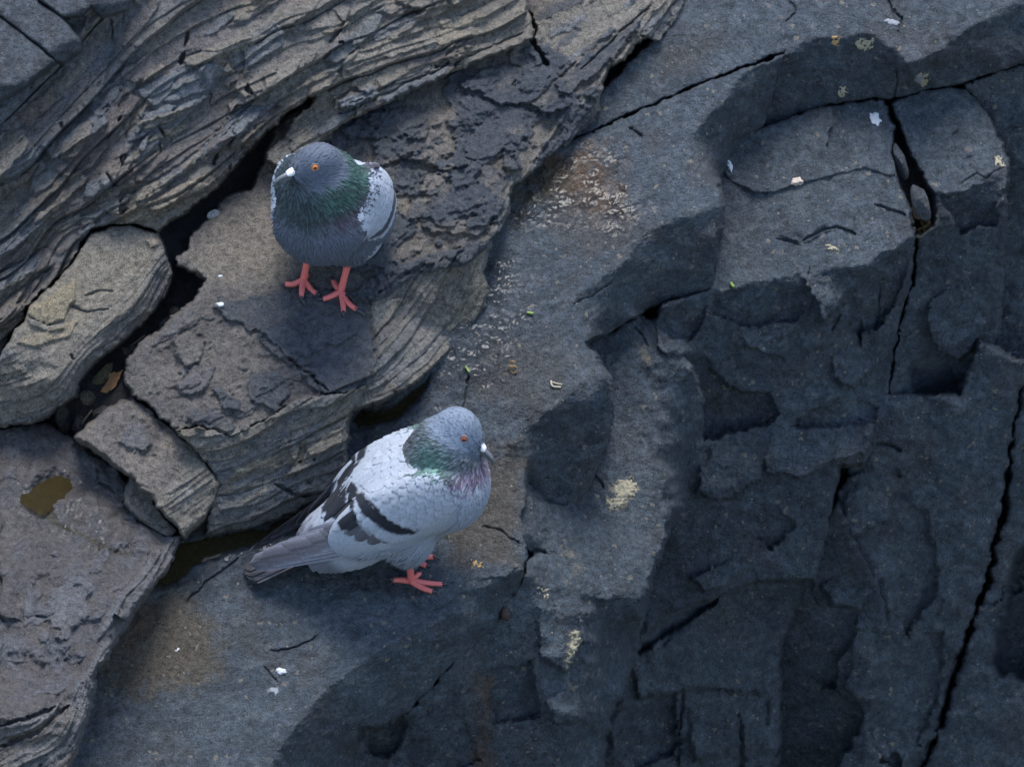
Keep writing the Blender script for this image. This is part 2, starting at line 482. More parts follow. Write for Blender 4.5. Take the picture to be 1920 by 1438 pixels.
def plates(n, region, sfun=None, ang=-0.6, size=(30, 90), aspect=(2.5, 5.0), thick=(3, 9), seed=0, jag=3.0, tint=None, lipdir=1.0, angfun=None):
    """loose flakes lying along the bedding, each with its own thickness, tilt and broken outline"""
    def op(c):
        r = np.random.RandomState(seed + 3); P = np.asarray(region, float)
        st = c.st; X0, Y0 = c.X[0, 0], c.Y[0, 0]; H, Wd = c.X.shape; made = 0; tries = 0
        while made < n and tries < n * 6:
            tries += 1
            cx = r.uniform(P[:, 0].min(), P[:, 0].max()); cy = r.uniform(P[:, 1].min(), P[:, 1].max())
            if poly_sd(region, np.array([cx], np.float32), np.array([cy], np.float32))[0] < 0: continue
            made += 1
            L = r.uniform(*size) * (0.6 + 0.8 * r.rand() ** 2); B = L / r.uniform(*aspect)
            th = r.uniform(*thick); an = (angfun(cx, cy) if angfun else ang) + r.normal(0, 0.12)
            R = L * 0.75 + 8
            i0 = int(max((cx - R - X0) / st, 0)); i1 = int(min((cx + R - X0) / st + 2, Wd)); j0 = int(max((cy - R - Y0) / st, 0)); j1 = int(min((cy + R - Y0) / st + 2, H))
            sk = r.randint(9999); t1, t2, t3 = r.normal(0, 0.05), r.uniform(0.0, 0.16), r.rand()
            tc = None if tint is None else np.array(tint[r.randint(len(tint))], np.float32) * r.uniform(0.85, 1.12)
            ch = r.uniform(0.5, 1.0, 4)
            if i1 - i0 < 3 or j1 - j0 < 3: continue
            X = c.X[j0:j1, i0:i1]; Y = c.Y[j0:j1, i0:i1]
            Xj, Yj = jagged(X, Y, jag, sk, 22.0)
            ca, sa = math.cos(an), math.sin(an)
            a = ((Xj - cx) * ca + (Yj - cy) * sa) / (L * 0.5); b = (-(Xj - cx) * sa + (Yj - cy) * ca) / (B * 0.5)
            d = np.maximum.reduce([np.abs(a) * ch[0] + 0.0, np.abs(b), np.abs(a * 0.75 + b * 0.6) * ch[1], np.abs(a * 0.75 - b * 0.6) * ch[2]])
            sdp = (1 - d) * B * 0.5
            hgt = th * (0.35 + t2 * 3 * np.clip(b * lipdir * 0.5 + 0.5, 0, 1)) + t1 * L * 0.3 * a
            m = sstep(0.0, 2.6, sdp) * sstep(-1.0, -0.1, b * lipdir) 
            c.W[j0:j1, i0:i1] += m * hgt
            if tc is not None and t3 < 0.8:
                mm = (m * 0.7)[..., None]; c.C[j0:j1, i0:i1, :3] = c.C[j0:j1, i0:i1, :3] * (1 - mm) + tc * mm
    return op

def crack(line, width=4.0, depth=18.0, jag=3.0, seed=0, taper=True, step=0.0):
    """an open joint; step drops the side on the right of the traced direction"""
    def op(c):
        P = np.asarray(line, float); pad = width * 3 + 16 + abs(step) * 2
        i0 = int(max((P[:, 0].min() - pad - c.X[0, 0]) / c.st, 0)); i1 = int(min((P[:, 0].max() + pad - c.X[0, 0]) / c.st + 1, c.X.shape[1]))
        j0 = int(max((P[:, 1].min() - pad - c.Y[0, 0]) / c.st, 0)); j1 = int(min((P[:, 1].max() + pad - c.Y[0, 0]) / c.st + 1, c.X.shape[0]))
        if i1 - i0 < 2 or j1 - j0 < 2: return
        X, Y = jagged(c.X[j0:j1, i0:i1], c.Y[j0:j1, i0:i1], jag, seed + 77, 24.0)
        d, t = line_d(line, X, Y)
        w = width * (0.65 + 0.7 * np.abs(noise(t * 9.0, t * 0 + 0.3, seed)) * 1.6)
        if taper: w = w * np.clip(np.minimum(t, 1 - t) * 7 + 0.15, 0, 1)
        c.W[j0:j1, i0:i1] -= depth * (1 - sstep(0.25, 1.0, d / (w + 0.4)))
    return op

def flake(poly, h, tilt=(0, 0), lip=2.5, jag=4.0, seed=0, color=None, speck=None, amt=0.9, grain=0.0, wl=22.0, csoft=3.0):
    def op(c):
        P = np.asarray(poly, float); pad = 24
        i0 = int(max((P[:, 0].min() - pad - c.X[0, 0]) / c.st, 0)); i1 = int(min((P[:, 0].max() + pad - c.X[0, 0]) / c.st + 1, c.X.shape[1]))
        j0 = int(max((P[:, 1].min() - pad - c.Y[0, 0]) / c.st, 0)); j1 = int(min((P[:, 1].max() + pad - c.Y[0, 0]) / c.st + 1, c.X.shape[0]))
        if i1 - i0 < 2 or j1 - j0 < 2: return
        X, Y = c.X[j0:j1, i0:i1], c.Y[j0:j1, i0:i1]
        Xj, Yj = jagged(X, Y, jag, seed + 200, wl)
        sd = poly_sd(poly, Xj, Yj)
        m = sstep(-lip * 0.3, lip, sd)
        xc, yc = P.mean(0)
        hh = h + tilt[0] * (X - xc) + tilt[1] * (Y - yc)
        if grain: hh = hh + grain * fbm(X / 14.0, Y / 14.0, 4, seed)
        c.W[j0:j1, i0:i1] += m * hh
        if color is not None:
            mm = (sstep(-csoft, csoft, sd) * amt * np.clip(0.85 + 0.5 * fbm(X / 18.0, Y / 18.0, 3, seed + 4), 0, 1))[..., None]
            c.C[j0:j1, i0:i1, :3] = c.C[j0:j1, i0:i1, :3] * (1 - mm) + np.array(color, np.float32) * mm
            if speck is not None: c.C[j0:j1, i0:i1, 3] = c.C[j0:j1, i0:i1, 3] * (1 - mm[..., 0]) + speck * mm[..., 0]
    return op

def tint(poly, color, amt=0.8, soft=14.0, jag=10.0, seed=0, wl=34.0, holes=0.0, speck=None):
    def op(c):
        P = np.asarray(poly, float); pad = 24 + soft
        i0 = int(max((P[:, 0].min() - pad - c.X[0, 0]) / c.st, 0)); i1 = int(min((P[:, 0].max() + pad - c.X[0, 0]) / c.st + 1, c.X.shape[1]))
        j0 = int(max((P[:, 1].min() - pad - c.Y[0, 0]) / c.st, 0)); j1 = int(min((P[:, 1].max() + pad - c.Y[0, 0]) / c.st + 1, c.X.shape[0]))
        if i1 - i0 < 2 or j1 - j0 < 2: return
        X, Y = c.X[j0:j1, i0:i1], c.Y[j0:j1, i0:i1]
        Xj, Yj = jagged(X, Y, jag, seed + 300, wl)
        m = sstep(-soft, soft, poly_sd(poly, Xj, Yj))
        if holes: m = m * sstep(-0.25, 0.25, fbm(X / 20.0, Y / 20.0, 4, seed + 8) + 0.5 - holes)
        m = (m * amt)[..., None]
        c.C[j0:j1, i0:i1, :3] = c.C[j0:j1, i0:i1, :3] * (1 - m) + np.array(color, np.float32) * m
        if speck is not None: c.C[j0:j1, i0:i1, 3] = c.C[j0:j1, i0:i1, 3] * (1 - m[..., 0]) + speck * m[..., 0]
    return op

def mottle(color, wl=70.0, thr=0.1, soft=0.12, amt=0.6, seed=0, ang=0.0, stretch=1.0, octs=4):
    def op(c):
        ca, sa = math.cos(ang), math.sin(ang)
        n = fbm((c.X * ca + c.Y * sa) / (wl * stretch), (-c.X * sa + c.Y * ca) / wl, octs, seed + c.seed * 3)
        m = (sstep(thr - soft, thr + soft, n) * amt)[..., None]
        c.C[..., :3] = c.C[..., :3] * (1 - m) + np.array(color, np.float32) * m
    return op

def crust(color, h=5.0, wl=70.0, thr=0.0, seed=0, amt=0.9, region=None, octs=5, grain=2.0, ang=-0.4, stretch=1.6, speck=0.6):
    """a dark weathered skin standing proud in torn patches"""
    def op(c):
        ca, sa = math.cos(ang), math.sin(ang)
        n = fbm((c.X * ca + c.Y * sa) / (wl * stretch), (-c.X * sa + c.Y * ca) / wl, octs, seed + 400)
        if region is not None: n = n - 0.9 * sstep(0, -26, poly_sd(region, c.X, c.Y))
        m = sstep(thr, thr + 0.045, n)
        lvl = 1.0 + 0.6 * sstep(thr + 0.17, thr + 0.19, n)
        c.W = c.W + m * (h * lvl + grain * fbm(c.X / 11.0, c.Y / 11.0, 4, seed + 9))
        mm = (sstep(thr - 0.02, thr + 0.06, n) * amt)[..., None]
        c.C[..., :3] = c.C[..., :3] * (1 - mm) + np.array(color, np.float32) * mm
        c.C[..., 3] = c.C[..., 3] * (1 - mm[..., 0]) + speck * mm[..., 0]
    return op

def dent(poly, depth, soft=14.0, jag=5.0, seed=0):
    def op(c):
        P = np.asarray(poly, float)
        pad = 30 + soft
        i0 = int(max((P[:, 0].min() - pad - c.X[0, 0]) / c.st, 0)); i1 = int(min((P[:, 0].max() + pad - c.X[0, 0]) / c.st + 1, c.X.shape[1]))
        j0 = int(max((P[:, 1].min() - pad - c.Y[0, 0]) / c.st, 0)); j1 = int(min((P[:, 1].max() + pad - c.Y[0, 0]) / c.st + 1, c.X.shape[0]))
        if i1 - i0 < 2 or j1 - j0 < 2: return
        X, Y = jagged(c.X[j0:j1, i0:i1], c.Y[j0:j1, i0:i1], jag, seed + 500, 30.0)
        c.W[j0:j1, i0:i1] -= depth * sstep(-soft * 0.3, soft, poly_sd(poly, X, Y))
    return op

def pits(n, region, r=(3, 12), depth=0.6, seed=0):
    def op(c):
        q = np.random.RandomState(seed + 5); P = np.asarray(region, float); k = 0
        while k < n:
            cx = q.uniform(P[:, 0].min(), P[:, 0].max()); cy = q.uniform(P[:, 1].min(), P[:, 1].max()); k += 1
            if poly_sd(region, np.array([cx], np.float32), np.array([cy], np.float32))[0] < 0: continue
            R = q.uniform(*r) * (0.5 + q.rand()); pad = R * 2 + 4
            i0 = int(max((cx - pad - c.X[0, 0]) / c.st, 0)); i1 = int(min((cx + pad - c.X[0, 0]) / c.st + 2, c.X.shape[1])); j0 = int(max((cy - pad - c.Y[0, 0]) / c.st, 0)); j1 = int(min((cy + pad - c.Y[0, 0]) / c.st + 2, c.X.shape[0]))
            if i1 - i0 < 2 or j1 - j0 < 2: continue
            X, Y = jagged(c.X[j0:j1, i0:i1], c.Y[j0:j1, i0:i1], R * 0.4, k, R * 1.5 + 4)
            a = q.uniform(0, 3.14); s = q.uniform(1.0, 2.4)
            dx = (X - cx) * math.cos(a) + (Y - cy) * math.sin(a); dy = -(X - cx) * math.sin(a) + (Y - cy) * math.cos(a)
            d = np.sqrt((dx / s) ** 2 + dy ** 2) / R
            c.W[j0:j1, i0:i1] += R * depth * (-(1 - sstep(0.3, 1.0, d)) + 0.25 * np.exp(-((d - 1.15) / 0.25) ** 2))
    return op

def hinge(poly, k, ang=90.0, soft=4.0, jag=6.0, seed=0):
    """a broken face inside a traced outline: k > 0 leans back under the upper edge, k < 0 bulges out below it"""
    def op(c):
        P = np.asarray(poly, float); pad = 26
        i0 = int(max((P[:, 0].min() - pad - c.X[0, 0]) / c.st, 0)); i1 = int(min((P[:, 0].max() + pad - c.X[0, 0]) / c.st + 1, c.X.shape[1])); j0 = int(max((P[:, 1].min() - pad - c.Y[0, 0]) / c.st, 0)); j1 = int(min((P[:, 1].max() + pad - c.Y[0, 0]) / c.st + 1, c.X.shape[0]))
        if i1 - i0 < 2 or j1 - j0 < 2: return
        X, Y = jagged(c.X[j0:j1, i0:i1], c.Y[j0:j1, i0:i1], jag, seed + 900 + int(P[0, 0]), 34.0)
        ca, sa = math.cos(math.radians(ang)), math.sin(math.radians(ang)); d = X * ca + Y * sa; d0 = (P[:, 0] * ca + P[:, 1] * sa).min()
        c.W[j0:j1, i0:i1] -= k * np.maximum(d - d0, 0) * sstep(-soft * 0.5, soft, poly_sd(poly, X, Y))
    return op

def wetness(poly, amt=0.9, soft=20.0, jag=14.0, seed=0, micro=0.0):
    def op(c):
        X, Y = jagged(c.X, c.Y, jag, seed + 600, 40.0)
        m = sstep(-soft, soft, poly_sd(poly, X, Y)) * (0.25 + 0.75 * sstep(-0.22, 0.16, fbm(c.X / 38.0, c.Y / 30.0, 4, seed + 31)))
        c.wet = np.maximum(c.wet, m * amt)
        if micro: c.W = c.W + m * micro * ridged(c.X / 8.0, c.Y / 5.5, 3, seed + 2)
    return op

def flatten(poly, plane, soft=10.0, below=3.0, seed=0):
    def op(c):
        X, Y = jagged(c.X, c.Y, 4.0, seed + 700, 24.0)
        m = sstep(-soft, soft, poly_sd(poly, X, Y))
        P = plane(c.X, c.Y) - below
        c.W = c.W * (1 - m) + np.minimum(c.W, P) * m
    return op

# ------------------------------------------------------------------ the rocks of the ledge
BASALT = (0.062, 0.079, 0.096); BAS_L = (0.106, 0.130, 0.153); BAS_B = (0.086, 0.076, 0.066); CRUST = (0.040, 0.047, 0.057)
TAN = (0.168, 0.150, 0.122); TANY = (0.205, 0.174, 0.126); GREYSH = (0.112, 0.122, 0.132); BROWN = (0.112, 0.096, 0.086); OCHRE = (0.26, 0.18, 0.09)
LICH = (0.30, 0.255, 0.17)

T = (0.0, 0.55)
# bench: the ledge on which the pale pigeon stands, with its broken front faces
facet('bench', [(1040, 262), (1200, 215), (1280, 178), (1395, 130), (1470, 103), (1408, 122), (1355, 192), (1283, 269), (1307, 326), (1345, 343), (1357, 383), (1288, 403),
                (1211, 432), (1192, 461), (1158, 504), (1130, 518), (1077, 561), (1096, 640), (1130, 690), (1077, 727), (1030, 770), (993, 805), (960, 830), (700, 760),
                (800, 640), (840, 540), (830, 440), (930, 330)], T, bench(1060, 520), 1.0)
facet('bench', [(1470, 103), (1408, 122), (1355, 192), (1283, 269), (1307, 326), (1345, 343), (1352, 338, 4), (1384, 262, 4), (1435, 236, 4)], (-0.9, -1.1))
facet('bench', [(1357, 383), (1288, 403), (1211, 432), (1192, 461), (1190, 509, 3), (1195, 578, 3), (1240, 570, 3), (1336, 543, 3), (1345, 450, 3)], (-0.3, -1.0))
facet('bench', [(1192, 461), (1158, 504), (1130, 518), (1077, 561), (1096, 640), (1150, 620, 3), (1195, 590, 3), (1195, 578, 3), (1190, 509, 3)], (-0.4, -1.0))
facet('bench', [(560, 880), (700, 760), (960, 830), (993, 805), (987, 863), (985, 915), (975, 1000), (983, 1068), (960, 1075), (905, 1100), (857, 1108), (860, 1145), (827, 1158),
                (767, 1191), (707, 1221), (640, 1271), (580, 1325), (547, 1375), (520, 1408), (500, 1450), (480, 1660), (-120, 1660), (60, 1420), (170, 1290), (250, 1140),
                (300, 1000), (420, 960)], (-0.02, 0.60), bench(600, 1130) - 20, 1.0)
facet('bench', [(860, 1145), (827, 1158), (767, 1191), (707, 1221), (640, 1271), (580, 1325), (547, 1375), (520, 1408), (500, 1450), (480, 1660), (640, 1660), (665, 1440),
                (670, 1361), (720, 1356), (767, 1335), (810, 1291), (837, 1261), (867, 1231), (862, 1200)], (-0.8, -1.25))
facet('bench', [(857, 1108), (905, 1100), (960, 1075), (983, 1068), (977, 1101), (950, 1131), (933, 1175), (900, 1202), (867, 1231), (862, 1200), (860, 1145)], (-0.7, -1.2))
facet('bench', [(1130, 690), (1077, 727), (1030, 770), (993, 805), (987, 863), (993, 915, 1), (1025, 955, 1), (1060, 962, 1), (1090, 942, 1), (1112, 900, 1), (1120, 862, 1), (1140, 810, 1), (1143, 750, 1), (1140, 700, 1)], (-0.25, -0.75))
# outcrop right of the ledge
facet('outcrop', [(1096, 640, 6), (1150, 620), (1195, 590), (1233, 603), (1257, 630), (1277, 660), (1223, 680), (1197, 697), (1140, 700, 6), (1130, 690, 6)], (-0.05, 0.5), bench(1190, 650) - 170, 0.8)
facet('outcrop', [(1140, 700, 6), (1197, 697), (1207, 727), (1230, 780), (1227, 807), (1243, 880), (1253, 959), (1253, 985), (1200, 1000), (1100, 960), (1090, 942), (1112, 900), (1120, 862),
                  (1140, 810), (1143, 750)], (-0.1, 0.22), -352, 0.7)
facet('outcrop', [(1197, 697), (1223, 680), (1277, 660), (1300, 697), (1314, 735), (1315, 820), (1290, 870), (1300, 925), (1262, 1000), (1253, 985), (1253, 959), (1243, 880), (1227, 807),
                  (1230, 780), (1207, 727)], (-1.5, -0.9))
facet('outcrop', [(993, 915, 2), (1025, 955, 2), (1060, 962, 2), (1090, 942), (1100, 960), (1200, 1000), (1253, 985), (1237, 1008), (1230, 1051), (1207, 1121), (1087, 1118), (1040, 1045),
                  (1000, 1030), (975, 1000)], (-0.25, -0.05))
facet('buttress', [(983, 1068), (1000, 1030), (1040, 1045), (1087, 1118), (1100, 1145), (1107, 1198), (1100, 1248), (1090, 1325), (1087, 1346), (1040, 1330), (985, 1215), (950, 1131), (977, 1101)], (-0.3, -0.25))
facet('buttress', [(933, 1175), (950, 1131), (985, 1215), (1040, 1330), (1087, 1346), (1060, 1400), (1040, 1660), (640, 1660), (665, 1440), (690, 1410), (735, 1425), (750, 1390), (753, 1350),
                   (767, 1335), (810, 1291), (837, 1261), (867, 1231), (900, 1202)], (-0.15, -0.6))
facet('buttress', [(1087, 1118), (1207, 1121), (1203, 1155), (1187, 1221), (1165, 1290), (1140, 1340), (1130, 1380), (1125, 1660), (1040, 1660), (1060, 1400), (1087, 1346), (1090, 1325),
                   (1100, 1248), (1107, 1198), (1100, 1145)], (-1.0, -0.8))
# upper slab along the top right
facet('upper', [(1020, 280), (1110, 190), (1240, 60), (1290, -60), (1300, -260), (2000, -260), (1980, -20), (1860, 22), (1815, 58), (1775, 55), (1780, 78), (1735, 108), (1700, 127), (1680, 100), (1640, 62),
                (1530, 72), (1470, 95), (1395, 125), (1280, 168), (1200, 205)], T, bench(1400, 60) + 16, 1.0)
facet('upper', [(1470, 95), (1530, 72), (1640, 62), (1680, 100), (1700, 127), (1735, 108), (1780, 78), (1815, 58), (1860, 22), (1980, -20), (2120, -60), (2120, 90), (1960, 105), (1880, 130),
                (1810, 155), (1750, 165), (1670, 187), (1640, 183), (1560, 195), (1480, 222), (1435, 236, 9)], (-0.25, -1.15))
# large right-hand block
facet('block', [(1435, 236, 4), (1528, 201), (1619, 185), (1657, 186), (1679, 240), (1672, 288), (1685, 335), (1705, 384), (1715, 437), (1624, 495), (1552, 505), (1509, 519), (1470, 518),
                (1413, 530), (1336, 543), (1347, 450, 4), (1360, 384, 4), (1352, 338, 4), (1384, 262, 4)], (0.04, 0.56), bench(1500, 390) - 160, 0.8)
facet('block', [(1336, 543), (1413, 530), (1470, 518), (1509, 519), (1525, 562), (1545, 605), (1500, 690), (1440, 700), (1343, 697), (1310, 647), (1300, 600)], (-0.15, -1.25))
facet('block', [(1509, 519), (1552, 505), (1600, 525), (1575, 565), (1545, 605), (1525, 562)], (-0.1, -0.25))
facet('block', [(1552, 505), (1624, 495), (1715, 437), (1708, 530), (1693, 577), (1680, 640), (1673, 687), (1663, 770), (1560, 745), (1500, 690), (1545, 605), (1575, 565), (1600, 525)], (-0.7, -0.9))
facet('block', [(1343, 697), (1440, 700), (1500, 690), (1560, 745), (1663, 770), (1635, 803), (1627, 847), (1617, 870), (1570, 867), (1545, 985), (1525, 1085), (1420, 1085), (1340, 1115), (1240, 1150), (1187, 1221), (1150, 1200), (1230, 1040), (1262, 1000),
                (1300, 925), (1290, 870), (1315, 820), (1313, 763), (1367, 723)], (-0.1, -0.62))
facet('block', [(1240, 570), (1336, 543), (1300, 600), (1310, 647), (1343, 697), (1367, 723), (1313, 763), (1290, 680), (1277, 660), (1257, 630), (1233, 603)], (-0.4, -1.1))
# right block with the split top
facet('cap', [(1672, 187), (1734, 168), (1811, 163), (1845, 206), (1878, 269), (1890, 307), (1849, 328), (1811, 361), (1753, 361), (1729, 331), (1691, 250)], (0.0, 0.55), bench(1770, 260) - 155, 0.6)
facet('cap', [(1753, 361), (1811, 361), (1849, 328), (1890, 307), (1884, 370), (1876, 530), (1872, 623), (1853, 653), (1800, 800), (1700, 830), (1663, 770), (1673, 687), (1680, 640),
              (1693, 577), (1712, 520), (1718, 440), (1752, 425)], (-0.35, -1.0))
# far wall below and to the right
facet('far_right', [(1811, 158), (1880, 130), (1980, 100), (2160, 60), (2160, 760), (1920, 720), (1840, 690), (1860, 623), (1863, 530), (1868, 370), (1880, 300)], (-0.35, -0.75), -830, 1.0)
facet('far_mid', [(1263, 995, 5), (1480, 1010, 5), (1568, 960, 5), (1533, 1048, 5), (1490, 1150), (1463, 1198), (1457, 1440), (1457, 1660), (1115, 1660, 5), (1120, 1370, 5), (1170, 1221, 5), (1195, 1121, 5)],
      (-0.25, -0.6), -900, 1.0)
facet('far_panel', [(1563, 950), (1605, 860), (1650, 750), (1800, 750), (1840, 640), (1925, 680), (1900, 800), (1877, 958), (1857, 1025), (1843, 1098), (1813, 1185), (1780, 1285), (1760, 1358), (1727, 1437),
                    (1690, 1660), (1545, 1660), (1573, 1438), (1607, 1378), (1617, 1351), (1613, 1318), (1580, 1301), (1533, 1278), (1505, 1262), (1515, 1200), (1520, 1131), (1527, 1081), (1550, 1000)],
      (-0.2, -0.62), -960, 1.0)
facet('far_strip', [(1903, 800), (1930, 680), (2160, 700), (2160, 1660), (1705, 1660), (1738, 1437), (1771, 1358), (1791, 1285), (1824, 1185), (1854, 1098), (1868, 1025), (1888, 958)], (-0.4, -0.62), -1040, 1.0)

facet('far_inner', [(1440, 1140), (1500, 1060), (1570, 940), (1660, 1130), (1650, 1300), (1640, 1460), (1600, 1660), (1430, 1660), (1430, 1300)], (0.55, -0.95), -1100, 1.0)
TRI = solve_facets()

def outline(block, extra=None):
    return extra

cliff = root('dark_cliff', unproj(1300, 700, -500)); tag(cliff, 'dark slate grey cliff of jointed rock blocks falling away below the ledge', 'cliff', kind='structure')

chip = [knap(7, 52, 21, 0.6, 0.35), knap(3.2, 21, 22, 0.7, 0.4), rough(1.5, 8, 3, 23, 'ridged')]
bas = [mottle(BAS_L, 120, 0.0, 0.25, 0.5, 1), mottle((0.047, 0.059, 0.071), 45, 0.12, 0.15, 0.55, 2), mottle(BAS_B, 160, 0.26, 0.12, 0.3, 4), mottle((0.13, 0.146, 0.163), 24, 0.16, 0.1, 0.45, 6)] + chip
relief = [knap(20, 120, 1, 0.55, 0.3), rough(5.0, 70, 5, 3), rough(2.4, 17, 4, 5, 'ridged', -0.5, 1.8)]

P_UP = [(1010, 300), (1110, 190), (1240, 60), (1290, -60), (1300, -240), (2160, -240), (2160, 90), (1960, 105), (1880, 130), (1810, 155), (1750, 165), (1670, 187), (1640, 183), (1560, 195), (1480, 222), (1437, 236), (1432, 222), (1471, 97), (1395, 125), (1280, 168), (1200, 205), (1080, 258)]
o = build_rock('rock_block', P_UP, facet_base(TRI['upper']), bas + [knap(7, 150, 1, 0.5, 0.3), rough(3.0, 70, 5, 3), rough(1.6, 17, 4, 5, 'ridged', -0.5, 1.8),
      crack([(1680, 128), (1684, 150), (1674, 186)], 2.5, 10, 1, 3), crack([(1655, -20), (1672, 18), (1690, 36), (1684, 60)], 3.5, 9, 2, 4), crack([(1465, -10), (1490, 12), (1492, 25), (1475, 40)], 2.5, 7, 2, 5),
      flake([(1680, 20), (1695, 110), (1735, 108), (1780, 76), (1772, 52), (1830, 40), (1830, -60), (1660, -60)], -5, (0, 0), 3, 3, 3),
      tint([(1240, 90), (1290, 60), (1330, 80), (1300, 130), (1230, 160)], BAS_B, 0.4, 30, 16, 1)],
      color=BASALT, seed=11, rnd_r=7, edge=3.5, crease=8, coarse=1, parent=cliff)

P_BLOCK = [(1437, 240), (1528, 205), (1619, 189), (1655, 188), (1676, 240), (1670, 288), (1681, 335), (1700, 384), (1712, 437), (1706, 530), (1691, 577), (1678, 640), (1671, 687), (1661, 770), (1635, 803), (1627, 847),
           (1617, 870), (1570, 869), (1550, 985), (1526, 1085), (1420, 1087), (1340, 1117), (1240, 1152), (1185, 1221), (1150, 1200), (1200, 1060), (1262, 960), (1280, 870), (1290, 760), (1270, 690), (1230, 650), (1228, 600), (1242, 574), (1330, 543), (1326, 450), (1338, 388), (1330, 340), (1368, 262)]
build_rock('rock_block', P_BLOCK, facet_base(TRI['block']), bas + [knap(40, 130, 1, 0.7, 0.35), rough(6.0, 80, 5, 3), rough(2.2, 20, 4, 5, 'ridged', -1.2, 1.8),
      flake([(1380, 240), (1434, 200), (1528, 180), (1655, 170), (1695, 240), (1690, 288), (1700, 334), (1662, 328), (1624, 317), (1576, 326), (1499, 345), (1451, 362), (1413, 362), (1384, 347), (1367, 338), (1340, 300)], 7, (0, 0.02), 3, 2, 3),
      crack([(1455, 447), (1480, 452), (1500, 460)], 2.5, 6, 1, 5), crack([(1505, 452), (1540, 432), (1570, 425), (1590, 432), (1605, 440)], 3.5, 9, 1.5, 6), crack([(1640, 385), (1668, 393), (1700, 405)], 3.5, 9, 1.5, 6),
      flake([(1460, 440), (1510, 455), (1545, 434), (1575, 427), (1605, 440), (1560, 480), (1480, 490)], -4, (0, 0.05), 3, 2, 2),
      hinge([(1290, 667), (1310, 647), (1343, 697), (1367, 723), (1440, 740), (1460, 773), (1447, 793), (1337, 823), (1317, 823)], 0.35), hinge([(1505, 522), (1560, 504), (1610, 520), (1580, 570), (1545, 605)], -0.55),
      hinge([(1340, 550), (1500, 525), (1520, 560), (1500, 600), (1400, 615), (1330, 590)], 0.35), hinge([(1385, 625), (1440, 610), (1490, 640), (1475, 675), (1400, 655)], -0.4), hinge([(1600, 540), (1640, 500), (1700, 460), (1700, 520), (1660, 600), (1610, 640), (1590, 600)], 0.3),
      hinge([(1560, 665), (1620, 640), (1645, 690), (1600, 725), (1560, 705)], -0.4), hinge([(1480, 800), (1520, 770), (1570, 742), (1650, 760), (1640, 800), (1560, 800)], 0.6), hinge([(1450, 805), (1560, 802), (1640, 806), (1625, 850), (1560, 868), (1500, 900), (1430, 880)], -0.3),
      hinge([(1340, 830), (1450, 812), (1425, 900), (1350, 940), (1300, 925)], -0.25), hinge([(1290, 1078), (1345, 1060), (1390, 1035), (1398, 1065), (1365, 1100), (1325, 1112)], -0.6), hinge([(1400, 960), (1450, 940), (1490, 985), (1450, 1030), (1410, 1010)], 0.4), hinge([(1235, 590), (1330, 555), (1300, 640), (1260, 640)], 0.4),
      crack([(1520, 500), (1508, 540), (1515, 560)], 2, 6, 2, 8), crack([(1576, 590), (1560, 620)], 3, 10, 2, 9), crack([(1650, 540), (1648, 590), (1640, 620)], 3, 12, 2, 10), crack([(1615, 600), (1612, 650)], 4, 12, 3, 11)],
      color=BASALT, seed=23, rnd_r=8, edge=3.5, crease=8, soft=2.5, parent=cliff)

P_CAP = [(1674, 190), (1734, 170), (1811, 165), (1845, 206), (1876, 269), (1888, 307), (1882, 370), (1874, 530), (1870, 623), (1851, 653), (1800, 780), (1760, 840), (1690, 840), (1663, 775), (1676, 687), (1684, 640), (1697, 580), (1716, 520), (1722, 442), (1756, 425), (1755, 364), (1731, 333), (1693, 252)]
build_rock('rock_block', P_CAP, facet_base(TRI['cap']), bas + [knap(30, 120, 1, 0.7, 0.3), rough(5.0, 60, 5, 3), rough(1.8, 18, 4, 5, 'ridged'), rough(8, 120, 3, 9),
      crack([(1800, 345), (1830, 325), (1850, 335), (1880, 312)], 2, 5, 2, 3), hinge([(1760, 370), (1830, 350), (1880, 330), (1870, 420), (1800, 440)], 0.4), hinge([(1740, 560), (1830, 520), (1860, 600), (1800, 680), (1740, 640)], -0.35), hinge([(1700, 690), (1760, 640), (1800, 720), (1740, 790)], 0.4)], color=BASALT, seed=31, rnd_r=9, edge=4, crease=8, soft=2.5, parent=cliff, coarse=1)

